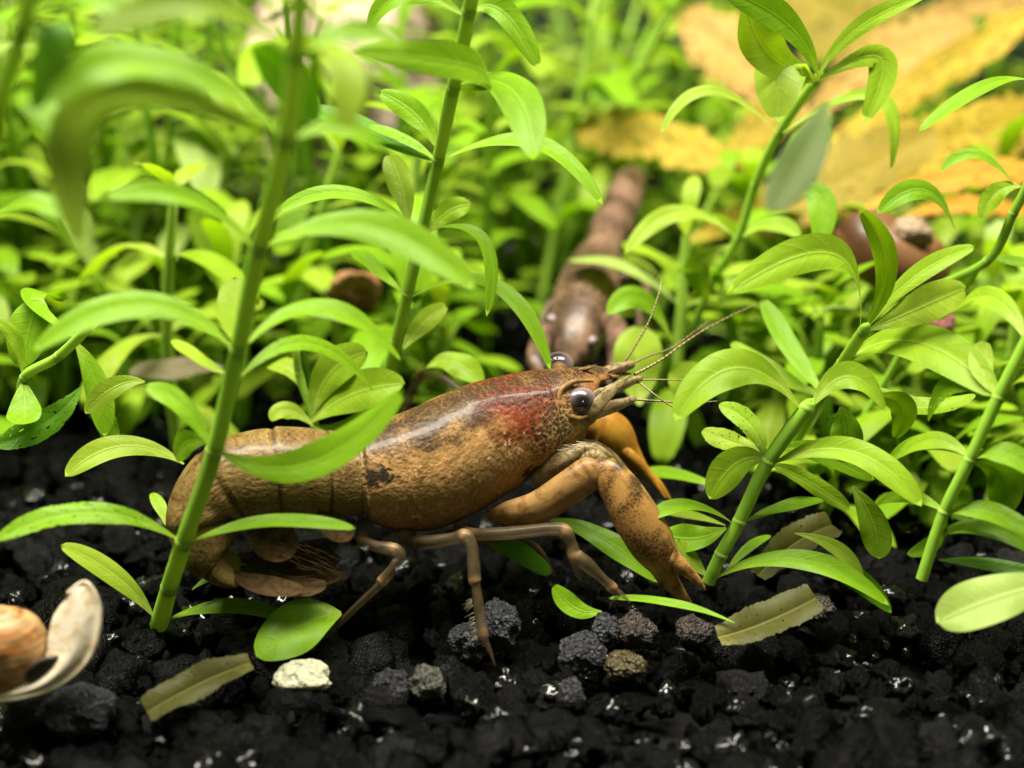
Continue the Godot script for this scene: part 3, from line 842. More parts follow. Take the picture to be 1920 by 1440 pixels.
func setting() -> void:
	var pts := PackedVector3Array()
	var uvs := PackedVector2Array()
	for i in 61:
		for k in 61:
			var x := lerpf(-0.16, 0.16, k / 60.0)
			var z := lerpf(-0.26, 0.04, i / 60.0)
			pts.append(Vector3(x, ground(x, z) - 0.0016, z))
			uvs.append(Vector2(x, z))
	tag(obj("gravel_bed", sheet(60, 60, pts, uvs), M.soil), "dark bed under the black gravel", "ground", "", "structure")
	var wall := BoxMesh.new()
	wall.size = Vector3(0.5, 0.3, 0.004)
	M.wall = stone_mat(Color(0.010, 0.026, 0.006), 0.6, 0.1, 30.0)
	var w := obj("tank_wall", wall, M.wall)
	w.position = Vector3(0, 0.13, -0.235)
	tag(w, "dark green back wall of the aquarium", "wall", "", "structure")
	# grains: dull ones in four shapes, wet ones, and fine ones that fill the gaps; thousands of copies
	for v in 6:
		var mesh := lump(1.0, 0.85, 0.95, [0.34, 0.42, 0.5, 0.38, 0.55, 0.5][v], 100 + v, 12 if v < 5 else 6, 18 if v < 5 else 8)
		var places: Array[Transform3D] = []
		var tints := PackedColorArray()
		var n: int = [2600, 2600, 2600, 1400, 3200, 9000][v]
		for i in n:
			var z := 0.034 - pow(rng.randf(), 1.25) * 0.2
			var x := rng.randf_range(-1, 1) * (0.045 + (0.0665 - z) * 0.22)
			var r := 0.0006 + 0.0011 * pow(rng.randf(), 2.0)
			if v == 4: r *= 0.62
			if v == 5: r = rng.randf_range(0.00022, 0.0005)
			var b := Basis.from_euler(Vector3(rng.randf() * TAU, rng.randf() * TAU, rng.randf() * TAU)).scaled_local(Vector3(r, r * rng.randf_range(0.7, 1.0), r * rng.randf_range(0.8, 1.1)))
			places.append(Transform3D(b, Vector3(x, ground(x, z) - r * 0.25 + rng.randf_range(-0.0004, 0.0003) - (0.0002 if v == 5 else 0.0), z)))
			var g := 0.0006 + 0.005 * pow(rng.randf(), 7.0)
			tints.append(Color(g * 1.0, g * 0.98, g * 1.04))
		var mmesh := MultiMesh.new()
		mmesh.transform_format = MultiMesh.TRANSFORM_3D
		mmesh.use_colors = true
		mmesh.mesh = mesh
		mmesh.instance_count = n
		for i in n:
			mmesh.set_instance_transform(i, places[i])
			mmesh.set_instance_color(i, tints[i])
		var o := MultiMeshInstance3D.new()
		o.name = numbered("gravel")
		o.multimesh = mmesh
		o.material_override = M.gravel_wet if v == 4 else M.gravel
		add_child(o, true)
		tag(o, "wet glossy black gravel covering the tank floor", "gravel", "black gravel", "stuff")

func ground(x: float, z: float) -> float:
	return 0.0011 * noise.get_noise_2d(x * 4000.0, z * 4000.0) + 0.0008 * noise.get_noise_2d(x * 1500.0 + 70.0, z * 1500.0)

func near_plants() -> void:
	plant("tall stem plant in front of the crayfish's tail, its big upper leaves blurred by nearness",
		[[298, 1172, 74.5, 20], [318, 1100, 72, 19], [345, 1015, 68.5, 19], [402, 845, 66, 19], [446, 655, 63.5, 19], [487, 462, 60, 20], [537, 258, 54, 22], [556, 100, 49, 22], [566, -80, 45, 22]],
		[["green", 308, 1166, 430, 1138, 566, 1172, 62, 45, 74, 73], ["lime", 288, 1156, 215, 1080, 112, 1022, 74, 30, 74, 72],
		["green", 334, 1012, 170, 962, -10, 1014, 82, 35, 68.5, 66], ["green", 352, 1020, 500, 978, 668, 992, 52, 40, 68.5, 68],
		["green", 396, 842, 345, 765, 272, 724, 74, 30, 66, 66], ["green", 388, 830, 350, 830, 330, 862, 84, 20, 67, 69],
		["green", 410, 846, 585, 868, 760, 728, 118, 25, 66, 64], ["green", 436, 654, 265, 572, 62, 660, 105, 35, 63.5, 61],
		["green", 456, 654, 600, 578, 752, 676, 80, 45, 63.5, 66], ["olive", 440, 640, 440, 590, 440, 520, 104, 10, 64, 68],
		["lime", 430, 706, 372, 672, 322, 636, 46, 40, 65, 68], ["green", 452, 706, 580, 645, 700, 735, 70, 45, 65, 70],
		["green", 474, 462, 350, 372, 196, 372, 74, 40, 61, 58], ["green", 498, 464, 690, 425, 890, 545, 122, 35, 61, 60],
		["green", 526, 252, 290, 118, 92, 196, 140, 40, 54, 50], ["olive", 500, 250, 180, 190, 152, 476, 130, 10, 54, 51],
		["green", 550, 262, 640, 238, 716, 284, 74, 40, 54, 55], ["lime", 556, 96, 640, 110, 640, 250, 130, 40, 49, 47], ["olive", 552, 110, 380, 10, 170, 70, 110, 40, 49, 45],
		["deep", 470, 90, 520, 130, 596, 224, 130, 20, 56, 60], ["green", 570, 100, 660, 60, 760, 90, 90, 40, 49, 50]])
	plant("sharp stem plant rising behind the crayfish's back, one leaf tip touching its far eye",
		[[728, 690, 82, 12], [742, 640, 81, 12], [764, 552, 79.5, 13], [792, 430, 78, 13], [822, 298, 76, 14], [850, 165, 72, 15], [880, 20, 68, 16], [896, -90, 65, 16]],
		[["green", 774, 556, 930, 536, 1032, 696, 58, 40, 79, 76.5], ["green", 754, 548, 700, 500, 662, 468, 54, 40, 79.5, 82],
		["lime", 756, 655, 790, 610, 838, 572, 64, 15, 80, 81], ["green", 800, 432, 905, 450, 912, 594, 46, 30, 78, 76],
		["green", 782, 432, 650, 362, 516, 402, 56, 40, 78, 76], ["bright", 800, 440, 838, 398, 884, 384, 66, 5, 78, 79],
		["olive", 766, 418, 752, 350, 728, 288, 80, 8, 79, 80], ["green", 832, 300, 1000, 268, 1130, 384, 66, 45, 76, 74],
		["green", 816, 300, 760, 262, 690, 236, 40, 40, 76, 77], ["green", 816, 274, 780, 216, 710, 172, 74, 15, 76.5, 77],
		["deep", 810, 305, 700, 250, 580, 200, 80, 40, 76, 80], ["green", 850, 168, 900, 130, 660, 96, 110, 40, 73, 62],
		["green", 860, 160, 960, 170, 1000, 300, 120, 20, 72, 66], ["green", 876, 30, 940, 20, 1010, 130, 80, 25, 70, 70], ["green", 872, 30, 760, -10, 690, 60, 80, 30, 70, 72]])
	plant("very blurred stem plant close to the lens in the upper left corner",
		[[-60, 620, 62, 18], [-40, 420, 58, 18], [-10, 230, 54, 18], [40, 60, 51, 18], [70, -80, 49, 18]],
		[["green", -20, 240, 60, 190, 130, 330, 100, 30, 54, 52], ["deep", 40, 62, 100, 60, 60, 210, 110, 20, 51, 50], ["green", 44, 60, 150, -10, 290, 60, 110, 40, 51, 48], ["olive", 30, 70, -20, 60, -60, 150, 90, 30, 51, 50], ["green", -30, 420, 60, 380, 140, 420, 80, 45, 58, 57]])
	plant("thick upright stem plant right of the crayfish's near claw, pale leaf bases at each joint",
		[[1328, 1092, 74.5, 15], [1352, 1040, 74, 15], [1386, 978, 73.6, 15], [1440, 866, 72.8, 16], [1512, 766, 72, 16], [1522, 750, 71.8, 1.0]],
		[["green", 1338, 1086, 1500, 1050, 1668, 1136, 72, 35, 74.2, 72], ["lime", 1326, 1080, 1296, 1050, 1272, 1012, 52, 20, 74.5, 75],
		["green", 1372, 980, 1290, 948, 1212, 976, 52, 45, 73.6, 72], ["green", 1362, 990, 1300, 1010, 1240, 1000, 86, 15, 74, 76],
		["green", 1398, 978, 1470, 950, 1545, 938, 46, 40, 73.6, 75], ["bright", 1452, 868, 1600, 848, 1728, 950, 96, 30, 72.8, 70.5],
		["bright", 1432, 858, 1408, 800, 1348, 758, 70, 25, 72.8, 74.5], ["bright", 1502, 768, 1380, 690, 1266, 790, 132, 30, 72, 71],
		["bright", 1520, 766, 1592, 706, 1662, 772, 100, 30, 72, 72.5], ["green", 1576, 762, 1586, 810, 1584, 870, 98, 5, 73.5, 74],
		["bright", 1628, 744, 1690, 760, 1676, 824, 80, 10, 73, 75], ["bright", 1598, 912, 1636, 980, 1648, 1048, 88, 5, 73.2, 73],
		["lime", 1490, 1000, 1570, 1030, 1618, 1092, 50, 30, 73.5, 73], ["deep", 1480, 1062, 1570, 1064, 1672, 1150, 70, 20, 74, 73.4],
		["bright", 1436, 862, 1380, 870, 1330, 936, 104, 15, 73.4, 75], ["lime", 1440, 850, 1372, 830, 1318, 806, 66, 25, 74.5, 77], ["green", 1360, 1076, 1400, 1030, 1446, 1004, 30, 20, 75, 77], ["bright", 1444, 870, 1510, 900, 1596, 956, 60, 25, 74, 76], ["green", 1460, 840, 1540, 850, 1640, 900, 70, 20, 74.5, 77]])
	plant("bushy stem plant at the right whose long leaves spread before the brown snail",
		[[1490, 830, 84, 12], [1540, 740, 81, 13], [1580, 680, 77, 13], [1620, 620, 73, 13], [1628, 606, 72.6, 1.0]],
		[["bright", 1620, 618, 1662, 500, 1612, 392, 70, 10, 73, 70], ["bright", 1612, 614, 1560, 476, 1362, 552, 112, 30, 73, 69],
		["bright", 1630, 610, 1715, 520, 1830, 462, 66, 30, 73, 71], ["lime", 1632, 618, 1730, 575, 1812, 540, 112, 15, 73, 70],
		["bright", 1572, 690, 1710, 640, 1870, 745, 130, 28, 77, 68], ["bright", 1586, 684, 1700, 760, 1830, 740, 70, 40, 77, 75],
		["green", 1545, 740, 1480, 650, 1430, 560, 70, 30, 80, 84], ["bright", 1540, 742, 1450, 700, 1370, 640, 66, 35, 81, 84]])
	plant("bare lower stem plant at the far right edge, slanting out of the picture",
		[[1728, 1086, 71, 13], [1770, 960, 70, 13], [1818, 862, 69, 13], [1872, 745, 68, 14], [1930, 630, 67, 14], [1990, 520, 66, 13]],
		[["green", 1822, 860, 1740, 830, 1660, 870, 66, 35, 69, 73], ["green", 1824, 864, 1880, 850, 1960, 900, 80, 35, 69, 67],
		["green", 1772, 960, 1700, 930, 1640, 950, 52, 35, 70, 74], ["green", 1776, 962, 1850, 960, 1940, 1000, 76, 35, 70, 68],
		["green", 1750, 1010, 1850, 990, 1960, 1050, 70, 35, 70.5, 69], ["deep", 1760, 1050, 1860, 1060, 1960, 1080, 50, 30, 71, 70],
		["green", 1870, 750, 1790, 720, 1740, 790, 76, 30, 68, 72], ["bright", 1925, 640, 1860, 560, 1780, 590, 80, 30, 67, 72],
		["bright", 1818, 858, 1750, 826, 1684, 858, 66, 35, 69, 72], ["green", 1824, 868, 1880, 890, 1874, 968, 110, 5, 69, 70], ["bright", 1874, 740, 1940, 700, 1990, 760, 80, 30, 68, 66], ["lime", 1872, 742, 1840, 690, 1850, 640, 70, 10, 68, 70], ["green", 1772, 962, 1760, 1010, 1700, 1040, 50, 25, 70, 72]])
	plant("slanting thin stem plant at the right, small leaves before the yellow leaf",
		[[1610, 800, 88, 8], [1700, 640, 85, 8], [1720, 560, 83, 9], [1850, 490, 80, 10], [1900, 400, 78, 10], [1960, 280, 76, 10]],
		[["green", 1855, 480, 1800, 540, 1760, 600, 50, 20, 80, 84], ["green", 1790, 430, 1730, 356, 1645, 402, 66, 30, 80, 78],
		["bright", 1915, 350, 1870, 360, 1840, 410, 60, 10, 78, 78], ["green", 1900, 345, 1830, 290, 1762, 322, 40, 40, 78, 78],
		["green", 1930, 150, 1840, 165, 1722, 248, 50, 40, 76, 72], ["green", 1860, 484, 1900, 490, 1960, 500, 40, 40, 80, 80]])
	plant("stem plant left of the big yellow leaf, arching leaves below its blurred tip",
		[[1290, 640, 98, 9], [1330, 540, 95, 10], [1384, 446, 92, 10], [1416, 346, 90, 10], [1462, 248, 87, 10], [1530, 150, 83, 10], [1540, 136, 82.6, 1.0]],
		[["lime", 1376, 442, 1270, 400, 1172, 476, 62, 35, 90, 88], ["bright", 1392, 444, 1450, 420, 1500, 446, 54, 35, 90, 88], ["lime", 1370, 460, 1310, 500, 1330, 560, 80, 15, 90, 92],
		["green", 1470, 358, 1536, 370, 1534, 466, 82, 10, 86, 84], ["lime", 1456, 250, 1330, 170, 1240, 250, 40, 40, 84, 82], ["bright", 1468, 250, 1640, 180, 1670, 318, 48, 35, 84, 82],
		["lime", 1536, 150, 1440, 100, 1400, 0, 130, 20, 80, 76], ["bright", 1532, 152, 1600, 60, 1740, -10, 60, 35, 80, 74], ["lime", 1522, 160, 1470, 120, 1460, 230, 150, 15, 80, 78],
		["green", 1534, 146, 1480, 50, 1350, -20, 100, 35, 79, 72], ["bright", 1536, 150, 1650, 110, 1620, 230, 84, 15, 80, 80], ["shaded", 1548, 190, 1510, 290, 1440, 398, 130, 5, 58, 54]])
	plant("small stem plant at the left edge with two broad leaves drooping over black gravel",
		[[40, 780, 76, 10], [46, 708, 75, 11], [110, 668, 74, 11], [180, 600, 72, 11]],
		[["bright", 42, 706, 30, 640, -6, 600, 44, 25, 75, 74], ["green", 44, 712, 46, 770, 44, 796, 100, 10, 75, 73], ["deep", 152, 726, 90, 790, -10, 836, 84, 15, 76, 74],
		["green", 80, 560, 60, 600, 40, 690, 120, 15, 76, 75], ["green", 140, 640, 180, 720, 196, 818, 76, 10, 77, 77], ["olive", 272, 716, 215, 726, 160, 776, 66, 20, 75, 74], ["green", 200, 760, 206, 800, 200, 834, 56, 10, 78, 78],
		["green", 150, 640, 60, 560, 130, 560, 70, 20, 74, 78]])
	plant("young leafy shoot directly behind the crayfish's tail, half hidden by the front stem",
		[[580, 900, 82, 9], [590, 800, 81.5, 9], [560, 700, 81, 9], [556, 640, 80, 7]],
		[["lime", 590, 800, 540, 770, 510, 790, 60, 30, 81, 80], ["bright", 585, 780, 620, 700, 690, 660, 110, 20, 81, 80], ["bright", 585, 790, 660, 740, 760, 720, 120, 25, 81, 79], ["lime", 575, 740, 540, 690, 500, 690, 64, 30, 81, 83], ["green", 588, 800, 690, 790, 740, 700, 90, 30, 81, 80]])

func litter() -> void:
	# leaves lying about on the gravel
	var loose := [
		["fallen_leaf", "small fresh green leaf standing on edge below the crayfish's foremost leg", "green", [1128, 1146, 1078, 1140, 1038, 1096, 52, 15, 72, 72]],
		["fallen_leaf", "thin green leaf stalk trailing over gravel under the near claw", "green", [1378, 1168, 1260, 1130, 1140, 1122, 26, 40, 71, 73]],
		["fallen_leaf", "torn olive yellow leaf piece lying right of the claw tips", "rotten", [1346, 1196, 1430, 1170, 1530, 1122, 104, 30, 71, 71.6]],
		["fallen_leaf", "pale green broad leaf lying at the lower right edge", "pale", [1990, 1090, 1870, 1120, 1756, 1168, 132, 20, 66, 67]],
		["fallen_leaf", "round bright green leaf lying left of the crayfish's rear foot above the white pebble", "green", [640, 1150, 570, 1170, 480, 1232, 150, 35, 72.5, 71]],
		["fallen_leaf", "dull yellow brown leaf lying blurred on dark gravel left of the white pebble", "rotten", [470, 1244, 380, 1280, 276, 1336, 96, 35, 69, 67]],
		["fallen_leaf", "dark green leaf lying under the crayfish's belly", "deep", [880, 996, 960, 1030, 1034, 1076, 60, 30, 77, 78]],
		["fallen_leaf", "mid green leaf lying between the foremost leg and the claw", "green", [1030, 975, 1130, 1010, 1236, 1092, 64, 30, 78, 77]],
		["fallen_leaf", "narrow green leaf lying under the crayfish's curled tail", "green", [360, 1106, 430, 1072, 516, 1080, 38, 40, 73.5, 74.5]],
		["fallen_leaf", "bright green leaf lying at the left on black gravel behind the tail bend", "lime", [345, 870, 230, 836, 122, 894, 66, 25, 76, 73]],
		["fallen_leaf", "small green leaf tip poking out beside the bend of the tail", "bright", [310, 985, 300, 950, 284, 924, 34, 20, 74, 75]],
		["fallen_leaf", "pale beige dead leaf lying on the gravel behind the front stem", "beige", [420, 690, 340, 690, 240, 700, 70, 40, 92, 93]],
		["fallen_leaf", "long green leaf lying behind the near claw, pointing at the right hand plant", "green", [1350, 915, 1270, 890, 1190, 884, 36, 35, 80, 84]],
		["fallen_leaf", "thin olive leaf lying low between claw and right hand plant", "olive", [1360, 985, 1270, 960, 1180, 950, 30, 35, 78, 82]],
		["fallen_leaf", "bright leaf behind the feelers, square topped and upright", "lime", [1270, 760, 1285, 720, 1290, 676, 90, 5, 86, 86]],
		["fallen_leaf", "upright yellow green leaf behind the base of the raised feelers", "lime", [1200, 760, 1195, 690, 1200, 610, 120, 5, 88, 90]],
		["fallen_leaf", "deep green leaf arching low behind the raised feelers", "green", [1260, 640, 1200, 560, 1140, 590, 60, 30, 88, 86]],
		["fallen_leaf", "small leaf lying flat behind the crayfish's back", "bright", [800, 690, 850, 680, 905, 722, 70, 30, 84, 83]],
		["fallen_leaf", "brownish old leaf half buried under the right hand plant", "rotten", [1420, 1080, 1490, 1020, 1560, 985, 90, 20, 76, 78]],
	]
	for q in loose:
		var torn: bool = q[2] == "rotten"
		leaf_cut = Vector2(0.22, 0.86) if torn else Vector2(0, 1)
		tag(leaf(null, q[3], q[2], 0.5 if torn else 0.16, q[0], 0.12 if torn else 0.0), q[1], "leaf")
	leaf_cut = Vector2(0, 1)
	# big rotting leaves at the upper right
	var big := [
		["large_leaf", "bright yellow strip of decaying leaf along the midrib that slants to the upper right corner", "yellow", [1440, 372, 1700, 178, 2000, -20, 96, 15, 112, 118]],
		["large_leaf", "yellow pitted half of the decaying leaf below the midrib strip, above the snail", "yellow", [1500, 372, 1740, 276, 2010, 216, 180, 12, 109, 114]],
		["large_leaf", "yellow green leaf with an orange tip above the far crayfish", "yellow", [1450, 360, 1250, 268, 1076, 244, 130, 20, 112, 120]],
		["large_leaf", "small peach coloured pitted leaf at the top, left of the midrib strip", "peach", [1530, 250, 1400, 128, 1278, 22, 150, 10, 126, 132]],
		["large_leaf", "peach pink rotting leaf flap with a ragged edge, just above the midrib strip", "peach", [1490, 250, 1650, 112, 1830, 48, 120, 10, 120, 126]],
		["large_leaf", "pale pink rotting scrap in the upper right corner beyond the dark gap", "peach", [1720, 24, 1840, 4, 1980, -20, 80, 10, 128, 132]],
		["large_leaf", "shaded mustard leaf at the very top, behind the blurred plant tip", "olive_yellow", [1760, 180, 1620, 60, 1430, -60, 240, 15, 140, 146]],
		["large_leaf", "mustard coloured shaded leaf behind the blurred olive leaf", "olive_yellow", [1420, 420, 1560, 350, 1760, 250, 190, 20, 106, 108]],
		["large_leaf", "golden leaf lobe low down, left of the snail and behind the green plants", "yellow", [1290, 452, 1480, 392, 1700, 372, 120, 18, 106, 110]],
		["large_leaf", "golden leaf scrap between the peach leaf and the yellow green leaf", "yellow", [1330, 330, 1420, 250, 1480, 150, 110, 15, 118, 122]],
		["large_leaf", "orange brown curled leaf edge right above the snail", "amber", [1620, 392, 1790, 334, 1990, 322, 84, 30, 102, 104]],
		["large_leaf", "orange leaf fold lying just right of the snail", "amber", [1690, 410, 1800, 384, 1930, 398, 54, 30, 100, 101]],
	]
	for q in big:
		tag(leaf(null, q[3], q[2], 0.12, q[0], 0.4), q[1], "leaf", "rotting leaves")
	# snails
	M.snail = skin(shell_picture(Color(0.105, 0.05, 0.02), Color(0.04, 0.016, 0.006), 90, 0.25), 0.32, 0.0)
	var sn := thing("snail", "round red brown snail with a pale worn crown below the yellow leaves", "snail", at(1690, 482, 96))
	var sh := obj("shell", spiral_shell(2.6, 0.16, mm(78, 96), 0.55, 1.05), M.snail, sn)
	sh.rotation = Vector3(0.5, 0.6, -0.2)
	M.worn = stone_mat(Color(0.20, 0.135, 0.075), 0.5, 0.02, 300.0)
	var crown := obj("worn_crown", lump(mm(42, 95), mm(26, 95), mm(30, 95), 0.3, 55), M.worn, sn)
	crown.position = at(1712, 436, 93) - sn.position
	crown.rotation.z = -0.3
	M.maroon = stone_mat(Color(0.17, 0.05, 0.045), 0.5, 0.03)
	stone("pebble", "dull red pebble under the arching leaves below the snail", 1735, 612, 90, 54, 34, M.maroon, 61)
	M.terracotta = stone_mat(Color(0.26, 0.12, 0.042), 0.6, 0.03)
	stone("pebble", "orange brown pebble seen blurred between the two front stems", 668, 545, 98, 48, 36, M.terracotta, 62)
	# the broken shell lower left
	var s := thing("snail_shell", "empty cream and tan snail shell with flared white lip at the lower left edge", "shell", at(60, 1230, 66))
	M.cream = skin(shell_picture(Color(0.40, 0.25, 0.11), Color(0.30, 0.10, 0.02), 95, 0.05, -0.6), 0.35, 0.3)
	M.lip = skin(shell_picture(Color(0.62, 0.54, 0.41), Color(0.50, 0.38, 0.22), 97, 0.0, -0.08), 0.35, 0.3)
	M.lip.backlight_enabled = true
	M.lip.backlight = Color(0.35, 0.3, 0.22)
	var bulb := obj("whorl", lump(mm(84, 65), mm(86, 65), mm(70, 65), 0.10, 70, 26, 36), M.cream, s)
	bulb.position = at(4, 1216, 65.4) - s.position
	var rim := [[128, 1112], [160, 1092], [184, 1128], [185, 1180], [166, 1236], [120, 1280], [60, 1304], [-20, 1314], [-90, 1300]]
	var inner := [[118, 1130], [112, 1136], [98, 1160], [90, 1196], [86, 1226], [68, 1256], [36, 1280], [-20, 1296], [-80, 1290]]
	var pts := PackedVector3Array()
	var uvs := PackedVector2Array()
	for i in 49:
		var t := i / 48.0
		var a: Vector2 = spline(rim.map(func(q): return Vector2(q[0], q[1])), t)
		var b: Vector2 = spline(inner.map(func(q): return Vector2(q[0], q[1])), t)
		for k in 15:
			var e := k / 14.0
			var p := b.lerp(a, e)
			var deep := 2.6 * sin(PI * minf(e * 1.15, 1.0) * 0.85) * sin(PI * clampf(t * 0.9 + 0.1, 0, 1))
			pts.append(at(p.x, p.y, 65.2 - deep * 0.32 - e * 0.6) - s.position)
			uvs.append(Vector2(e, t))
	obj("lip", sheet(48, 14, pts, uvs), M.lip, s)
	var edge := []
	for q in rim: edge.append([q[0], q[1], 64.6, 4.5])
	var em := tube_px(edge, 8, 60)
	var eo := obj("rim", em, M.lip, s)
	eo.position = -s.position
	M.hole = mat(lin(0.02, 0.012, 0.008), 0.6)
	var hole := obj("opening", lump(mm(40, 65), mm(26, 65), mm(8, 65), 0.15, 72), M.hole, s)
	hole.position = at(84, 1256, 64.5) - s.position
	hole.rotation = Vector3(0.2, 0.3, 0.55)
	# stones one can tell apart
	M.chalk = stone_mat(Color(0.50, 0.49, 0.33), 0.6, 0.02)
	M.slate = stone_mat(Color(0.028, 0.028, 0.034), 0.45, 0.08)
	M.slate_pale = stone_mat(Color(0.085, 0.082, 0.066), 0.55, 0.08)
	M.slate_brown = stone_mat(Color(0.042, 0.030, 0.024), 0.5, 0.08)
	M.amber_stone = stone_mat(Color(0.045, 0.034, 0.01), 0.15, 0.03)
	stone("pebble", "white chalky pebble at the front, under the round green leaf", 566, 1272, 69.5, 52, 30, M.chalk, 63)
	stone("pebble", "pale grey pitted pebble, the lightest of the dark ones at the front", 800, 1282, 69.2, 34, 32, M.slate_pale, 64)
	stone("pebble", "large charcoal pebble right behind the crayfish's vertical foot", 936, 1172, 72.6, 38, 44, M.slate, 65)
	stone("pebble", "charcoal pebble left of the crayfish's vertical foot", 880, 1202, 72.0, 36, 36, M.slate, 66)
	stone("pebble", "small upright charcoal pebble below the green leaf that stands on edge", 1134, 1182, 71.6, 24, 32, M.slate, 67)
	stone("pebble", "brown grey rough pebble under the thin leaf stalk", 1192, 1184, 71.8, 36, 32, M.slate_brown, 68)
	stone("pebble", "broad charcoal pebble in the middle of the front row, below the upright one", 1092, 1224, 70.6, 44, 36, M.slate, 69)
	stone("pebble", "dark upright pebble at the bottom with a tan chip on its side", 1072, 1310, 69, 24, 40, M.slate, 71)
	stone("pebble", "glossy olive brown pebble right of the broad charcoal one", 1170, 1248, 70.2, 40, 26, M.amber_stone, 73)
	stone("pebble", "brown pebble pair's upper stone, left of the torn leaf", 1302, 1182, 71.4, 34, 24, M.slate_brown, 74)
	stone("pebble", "dim grey pebble beside the lightest pebble, on its left", 735, 1290, 69.4, 36, 34, M.slate, 75)
	stone("pebble", "dim blurred pebble at the lower left between shell and dull leaf", 150, 1330, 66.4, 70, 42, M.slate, 76)
	stone("pebble", "brown flat pebble behind the torn olive leaf", 1530, 1140, 72.6, 36, 24, M.slate_brown, 77)
	M.rock = stone_mat(Color(0.42, 0.31, 0.23), 0.7, 0.1, 120.0)
	var rk := stone("boulder", "pale pinkish stone far back behind the left hand plants", 650, 150, 150, 170, 210, M.rock, 80, "stone", 0.4)

const MARKS := [[60, "the left edge plant"], [180, "the hanging blurred leaf"], [330, "the beige dead leaf"], [460, "the tall front stem"], [570, "the tail's leafy shoot"], [668, "the orange brown pebble"], [800, "the sharp middle stem"], [930, "the feeler-touching leaf"], [1110, "the far crayfish"], [1240, "the raised feelers"], [1350, "the peach leaf"], [1470, "the blurred olive leaf"], [1590, "the bushy right plant"], [1690, "the brown snail"], [1780, "the dull red pebble"], [1880, "the right edge stem"]]

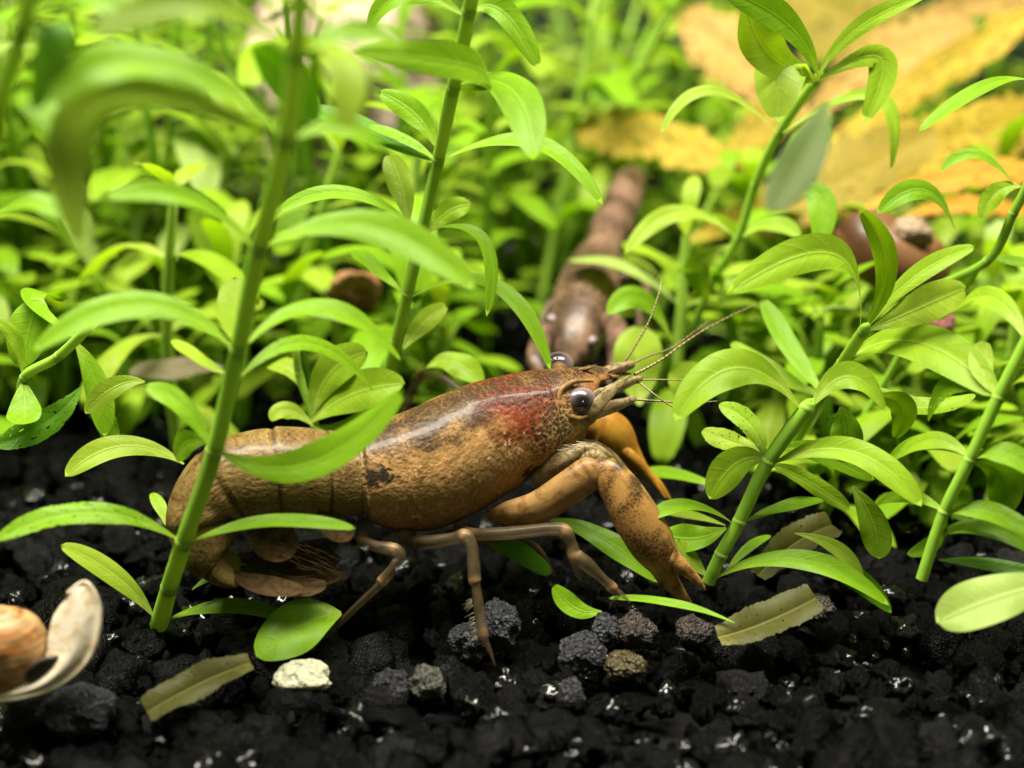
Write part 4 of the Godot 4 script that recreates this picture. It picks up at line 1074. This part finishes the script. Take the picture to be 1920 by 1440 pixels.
func thicket() -> void:
	# leaf shapes shared by the plants farther back
	var kinds := []
	for k in 6:
		var droop := 0.05 + 0.11 * k
		kinds.append(leaf_mesh(Vector3.ZERO, Vector3(0, 0.22 - droop * 0.35, 0.5), Vector3(0, 0.16 - droop * 1.1, 0.95), 0.36 + 0.05 * (k % 3), Vector3.LEFT, 12, 6, 0.25, k * 2.3))
	var spots := []
	for row in 11:
		var z := -0.022 - row * 0.0128
		var half := 0.026 + (0.0665 - z) * 0.30
		var n := int(half * 2.0 / 0.0112)
		for i in n:
			var x := lerpf(-half, half, (i + 0.5 + rng.randf_range(-0.35, 0.35)) / n)
			spots.append(Vector3(x, 0, z + rng.randf_range(-0.006, 0.006)))
	for i in 190:   # smaller growth close behind the front row; y carries its height
		var zone := i % 9
		var x0 := 1200.0
		var x1 := 1960.0
		if zone < 3:
			x0 = -40.0
			x1 = 860.0
		var px := rng.randf_range(x0, x1)
		var py := rng.randf_range(600, 800) if zone < 3 else rng.randf_range(560, 900)
		if px > 1220 and px < 1350 and py > 680: continue
		if px < 330 and py > 790: continue
		var q := on_ground(px, py, 0.0)
		var high := rng.randf_range(0.006, 0.013) if py > 700 else rng.randf_range(0.009, 0.018)
		if px > 1560 and px < 1820 and py > 580: high = minf(high, 0.007)
		if i % 9 == 8:   # round the second crayfish
			q = on_ground(rng.randf_range(880, 1330), rng.randf_range(500, 590), 0.0)
			high = rng.randf_range(0.010, 0.020)
			if q.x > 0.004 and q.x < 0.008: continue
		spots.append(Vector3(q.x, -high, q.z))
	for i in 22:   # low sprigs at the right, among the front plants
		var q := on_ground(rng.randf_range(1480, 1940), rng.randf_range(850, 985), 0.0)
		spots.append(Vector3(q.x, -rng.randf_range(0.003, 0.006), q.z))
	for i in 16:   # and at the left
		var q := on_ground(rng.randf_range(-20, 360), rng.randf_range(650, 775), 0.0)
		spots.append(Vector3(q.x, -rng.randf_range(0.004, 0.009), q.z))
	for i in 24:   # tall stems whose leaves reach the upper edge
		var zone := i % 6
		var px := rng.randf_range(30, 860) if zone < 4 else (rng.randf_range(1250, 1420) if zone == 4 else rng.randf_range(880, 1060))
		var q := on_ground(px, rng.randf_range(585, 690) if zone < 4 else (rng.randf_range(540, 600) if zone == 4 else rng.randf_range(505, 545)), 0.0)
		spots.append(Vector3(q.x, -(rng.randf_range(0.021, 0.034) if zone != 4 else rng.randf_range(0.016, 0.024)), q.z))
	for i in 14:   # beyond the yellow leaves
		spots.append(Vector3(rng.randf_range(0.02, 0.075), -rng.randf_range(0.024, 0.036), rng.randf_range(-0.10, -0.16)))
	var count := {}
	for s in spots:
		var low: bool = s.y < -0.001
		var given: float = -s.y
		s.y = ground(s.x, s.z) - 0.0005
		var rel: Vector3 = s - EYE
		var d := rel.dot(cam_fwd)
		var px := 960.0 + rel.dot(cam_right) * FOCAL_PX / d
		# clearings of bare gravel, the second crayfish's place and the snail's
		if not low and px > 850 and px < 1200 and d < 0.112: continue
		if px >= 1200 and px < 1340 and d < 0.095: continue
		if not low and px > 1540 and px < 1830 and d < 0.102: continue
		if px > 1900 and d < 0.08: continue
		if not low and px > 1360 and d > 0.128: continue
		if px > 560 and px < 740 and d > 0.135: continue
		var tall := rng.randf_range(0.020, 0.037)
		if px > 1300: tall *= 0.6 if d < 0.1 else 0.42
		if d < 0.105: tall *= 0.72
		if low: tall = given
		var lean := Vector3(rng.randf_range(-0.3, 0.3), 1.0, rng.randf_range(-0.15, 0.35)).normalized()
		var best := 1e9
		var mark := ""
		for q in MARKS:
			if absf(q[0] - px) < best:
				best = absf(q[0] - px)
				mark = ("behind " if best < 45.0 else ("left of " if px < q[0] else "right of ")) + q[1]
		var height := "tall" if tall > 0.026 else ("mid-height" if tall > 0.018 else ("short" if tall > 0.0125 else "low"))
		var way := "left leaning" if lean.x < -0.1 else ("right leaning" if lean.x > 0.1 else "upright")
		var deep := "near the front" if d < 0.1 else ("deep in the thicket" if d < 0.13 else "near the back wall")
		var tone := rng.randi() % 3
		var key := "%s %s %s plant %s, %s" % [height, ["yellow green", "bright green", "mid green"][tone], way, deep, mark]
		count[key] = count.get(key, 0) + 1
		var t := thing("stem_plant", key, "plant", s, "blurred stem plants behind")
		var bend := Vector3(rng.randf_range(-0.15, 0.15), 0, rng.randf_range(-0.1, 0.2)) * tall
		var p := [Vector3.ZERO, lean * tall * 0.5 + bend * 0.2, lean * tall + bend]
		obj("stem", tube(p, [0.00042, 0.00042, 0.0003], 8, 12), M.stem_pale if rng.randf() < 0.5 else M.stem, t)
		var nodes := maxi(int(tall / (0.0036 if low and tall < 0.02 else 0.0046)), 2)
		var az := rng.randf() * TAU
		var shades: Array = [["lime", "lime", "bright", "lime", "pale"], ["bright", "bright", "lime", "bright", "green"], ["green", "green", "bright", "green", "olive"]][tone]
		for k in range(1, nodes + 1):
			var f := float(k) / nodes
			var c: Vector3 = spline(p, f)
			az += PI / 2 + rng.randf_range(-0.25, 0.25)
			for j in 2:
				var l := obj("leaf", kinds[rng.randi() % 6], M[shades[rng.randi() % 5]], t)
				var size := rng.randf_range(0.0048, 0.0074) if low and tall < 0.02 else rng.randf_range(0.0062, 0.0094) * (1.0 if k < nodes else 0.75)
				var tilt := rng.randf_range(-0.35, 0.25) + (0.0 if k < nodes else -0.6)
				l.transform = Transform3D(Basis(Vector3.UP, az + PI * j) * Basis(Vector3.RIGHT, tilt) * Basis.from_scale(Vector3.ONE * size), c)
